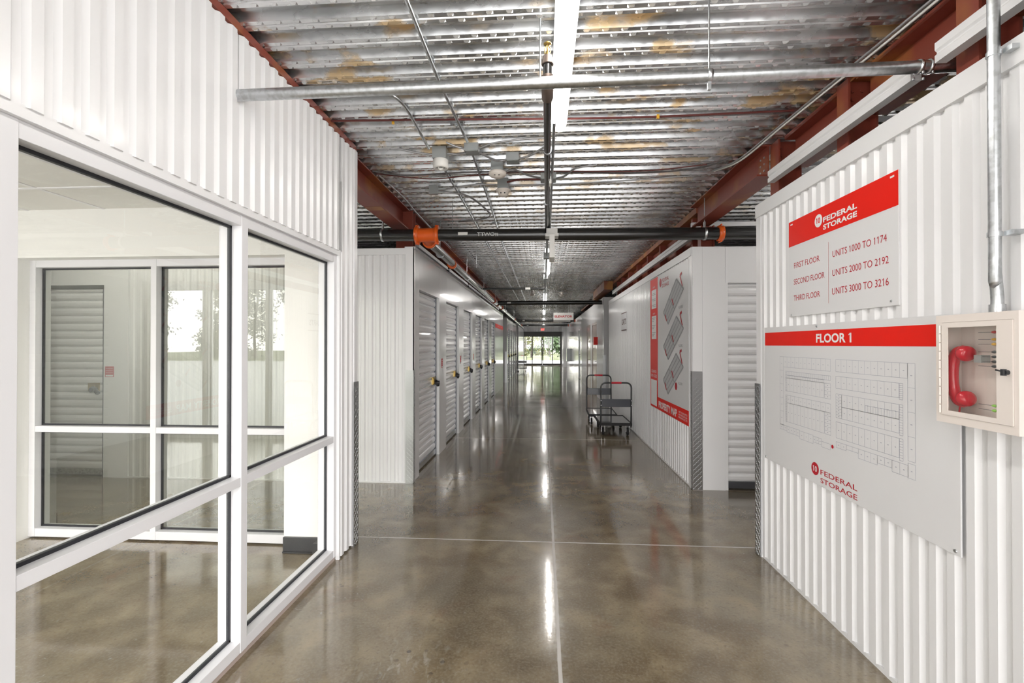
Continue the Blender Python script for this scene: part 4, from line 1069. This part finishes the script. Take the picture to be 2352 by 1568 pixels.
cable([(-.92, 4.29, 2.92), (-.72, 4.42, 2.92), (-.60, 4.75, 2.90), (-.575, 5.05, 2.90), (-.72, 5.2, 2.90), (-.85, 5.25, 2.90), (-1.0, 5.5, 2.96)], .009, 'conduit_cable', 'looping flexible cable hanging right of the small box')
cable([(-1.46, 3.90, 2.985), (-1.2, 3.99, 2.975), (-.6, 3.97, 2.98), (0, 4.02, 2.985), (.8, 4.06, 2.972), (1.3, 4.02, 2.985), (1.50, 3.8, 2.98)], .007, 'dark_cable', 'dark cable bundle strung right across the ceiling')
cable([(-1.46, 3.98, 2.99), (-1.0, 4.05, 2.96), (-.6, 4.03, 2.975), (0, 3.99, 2.98), (.8, 4.0, 2.965), (1.35, 3.93, 2.98)], .005, 'red_cable', 'thin reddish wire beside the dark ceiling bundle')
cable([(-1.44, 3.02, 2.992), (-.8, 3.04, 2.990), (0, 3.08, 2.990), (.7, 3.10, 2.990), (1.6, 3.08, 2.992)], .007, 'red_cable', 'dark red cable running straight across the ceiling')
for i, (dx, dz, mt_) in enumerate(((0, 0, 'conduit_cable'), (.018, -.006, 'plastic_white'), (.036, .002, 'dark_cable'))):
    cable([(1.72 + dx * .3, 1.0, 2.975 + dz), (1.66 + dx, 2.1, 2.972 + dz), (1.63 + dx, 2.6, 2.97 + dz), (1.60 + dx * .6, 3.2, 2.972 + dz), (1.55 + dx, 3.8, 2.965 + dz), (1.45 + dx, 4.1, 2.985)], .007, mt_,
          ['silvery cable, outermost of the bundle along the right beam', 'white cable in the middle of the right beam bundle', 'dark cable closest to the right beam'][i], group='cables along the right beam')
cable([(-1.44, 4.0, 2.985), (-1.40, 4.6, 2.975), (-1.395, 5.2, 2.95), (-1.40, 7, 2.96)], .008, 'conduit_cable', 'silvery cable running along the left beam flange')
for x_, y_, lb in ((-1.0, 3.05, 'orange'), (.75, 3.09, 'yellow')): MB().box(x_ - .008, x_ + .008, y_ - .006, y_ + .006, 2.972, 2.998).build('cable_clip', 'wire_yellow', label='small %s clip on the dark red ceiling cable' % lb, cat='clip', group='cable clips')
for x_, y_ in ((-.95, 4.85), (-1.05, 7.3)): MB().tube([(x_, y_, 2.70), (x_, y_, 3.0)], .003, 6).build('hanger_rod', 'galvanised', label='thin hanger rod dropping from the ceiling at left, %s' % ('just above the orange tee' if y_ < 5 else 'beyond the orange tee'), cat='rod', group='thin hanger rods')

# ================= LED strip lights
def led(xc, y0, y1, label, first=False, along='y'):
    t = thing('strip_light', label, 'light fixture', (xc, (y0 + y1) / 2, 2.90), group='LED strip lights along the corridor')
    MB().box(xc - .052, xc + .052, y0, y1 - .02, 2.9555, 2.985).build('housing', 'white_trim', t)
    m = MB(); pr = [(math.cos(R(a)) * .048, math.sin(R(a)) * .042) for a in range(180, 361, 15)] + [(.045, .012), (-.045, .012)]
    m.extrude(pr, lambda a, z: (xc + a, y0, 2.943 + z), lambda a, z: (xc + a, y1 - .03, 2.943 + z))
    m.lathe([(.0465, 0), (.040, .02), (.022, .03), (.002, .034)], (xc, y1 - .032, 2.943 - .004), (0, 1, 0), 20)
    m.build('diffuser', 'led', t)
    for y_ in (y0 + .3, y1 - .3): MB().tube([(xc, y_, 2.98), (xc, y_, 3.0)], .005, 6).build('mount', 'galvanised', t)
    return t
led(.105, .68, 3.09, 'bright LED strip light at the top of the picture, nearest one')
led(.085, 7.1, 9.5, 'LED strip light glowing just beyond the black main pipe')
led(.06, 13.4, 15.8, 'LED strip light farther along, above the first far cross pipe')
led(.05, 19.8, 22.2, 'distant LED strip light near the ELEVATOR sign')
led(.05, 26.2, 28.6, 'farthest LED strip light before the sliding doors')
for xa, xb, lb in ((-5.2, -2.8, 'LED strip light over the left arm of the cross hall'), (2.6, 5.0, 'LED strip light over the right arm of the cross hall')):  # lamps added out of view to brighten the cross hall and block faces
    t = thing('strip_light', lb, 'light fixture', ((xa + xb) / 2, 4.15, 2.90), group='LED strip lights over the cross hall')
    MB().box(xa + .03, xb - .03, 4.12, 4.18, 2.955, 2.985).build('housing', 'white_trim', t)
    m = MB(); pr = [(math.cos(R(a)) * .048, math.sin(R(a)) * .042) for a in range(180, 361, 15)] + [(.045, .012), (-.045, .012)]
    m.extrude(pr, lambda a, z: (xa, 4.15 + a, 2.943 + z), lambda a, z: (xb, 4.15 + a, 2.943 + z)); m.build('diffuser', 'led', t)

# ================= platform carts
def cart():
    t = thing('platform_cart', 'x', 'cart', (0, 0, 0), local=True, group='platform carts')
    # local: handle at -Y end, platform towards +Y ; width .50, length .88
    m = MB().box(-.25, .25, .03, .88, .185, .205); m.build('platform', 'cart_plate', t, bevel=.006)
    m = MB().box(-.262, .262, .02, .05, .165, .212).box(-.262, .262, .87, .90, .165, .212).box(-.262, -.245, .05, .87, .165, .212).box(.245, .262, .05, .87, .165, .212)
    m.build('bumper', 'rubber', t, bevel=.004)
    f = lambda u, v: (u, 0.0 + .0, v)
    pts = [(-.245, .04, .14), (-.245, .02, .25), (-.245, 0, .55)] + [(-.245 + .08 - .08 * math.cos(R(a)), 0, .79 + .08 * math.sin(R(a))) for a in range(0, 91, 15)]
    pts += [(.245 - .08 + .08 * math.sin(R(a)), 0, .79 + .08 * math.cos(R(a))) for a in range(0, 91, 15)] + [(.245, 0, .55), (.245, .02, .25), (.245, .04, .14)]
    h = MB().tube(pts, .0135, 12).build('handle_frame', 'black_metal', t)
    MB().tube([(-.075, 0, .870), (.085, 0, .870)], .0165, 12).build('grip', 'phone_red', h)
    p = MB().box(-.232, .232, -.006, .004, .475, .605).build('cross_panel', 'cart_panel', t, bevel=.003)
    for x_ in (-.245, .245):
        for z_ in (.505, .58): MB().lathe([(.007, 0), (.006, .006)], (x_, -.013, z_), (0, -1, 0), 8).build('bolt', 'chrome', h)
    for x_ in (-.2, .2):
        for y_, sw in ((.10, 1), (.80, 0)):
            m = MB(); m.lathe([(.020, -.018), (.058, -.018), (.063, -.010), (.063, .010), (.058, .018), (.020, .018)], (x_, y_, .065), (1, 0, 0), 22)
            wh = m.build('wheel', 'rubber', t)
            MB().box(x_ - .028, x_ - .023, y_ - .02, y_ + .02, .055, .165).box(x_ + .023, x_ + .028, y_ - .02, y_ + .02, .055, .165).box(x_ - .035, x_ + .035, y_ - .035, y_ + .035, .160, .168).tube([(x_ - .035, y_, .065), (x_ + .035, y_, .065)], .007, 8).build('caster_fork', 'chrome', wh)
    return t
c0 = cart(); c0.location = (1.19, 7.70, 0); c0['label'] = 'black platform cart with red grip, handle at its near end'
dup(c0, (1.13, 9.56, 0), R(180 - 2), 'black platform cart with red grip standing behind the nearest cart')
dup(c0, (-1.13, 25.4, 0), R(2), 'distant platform cart against the left wall near the far doors')
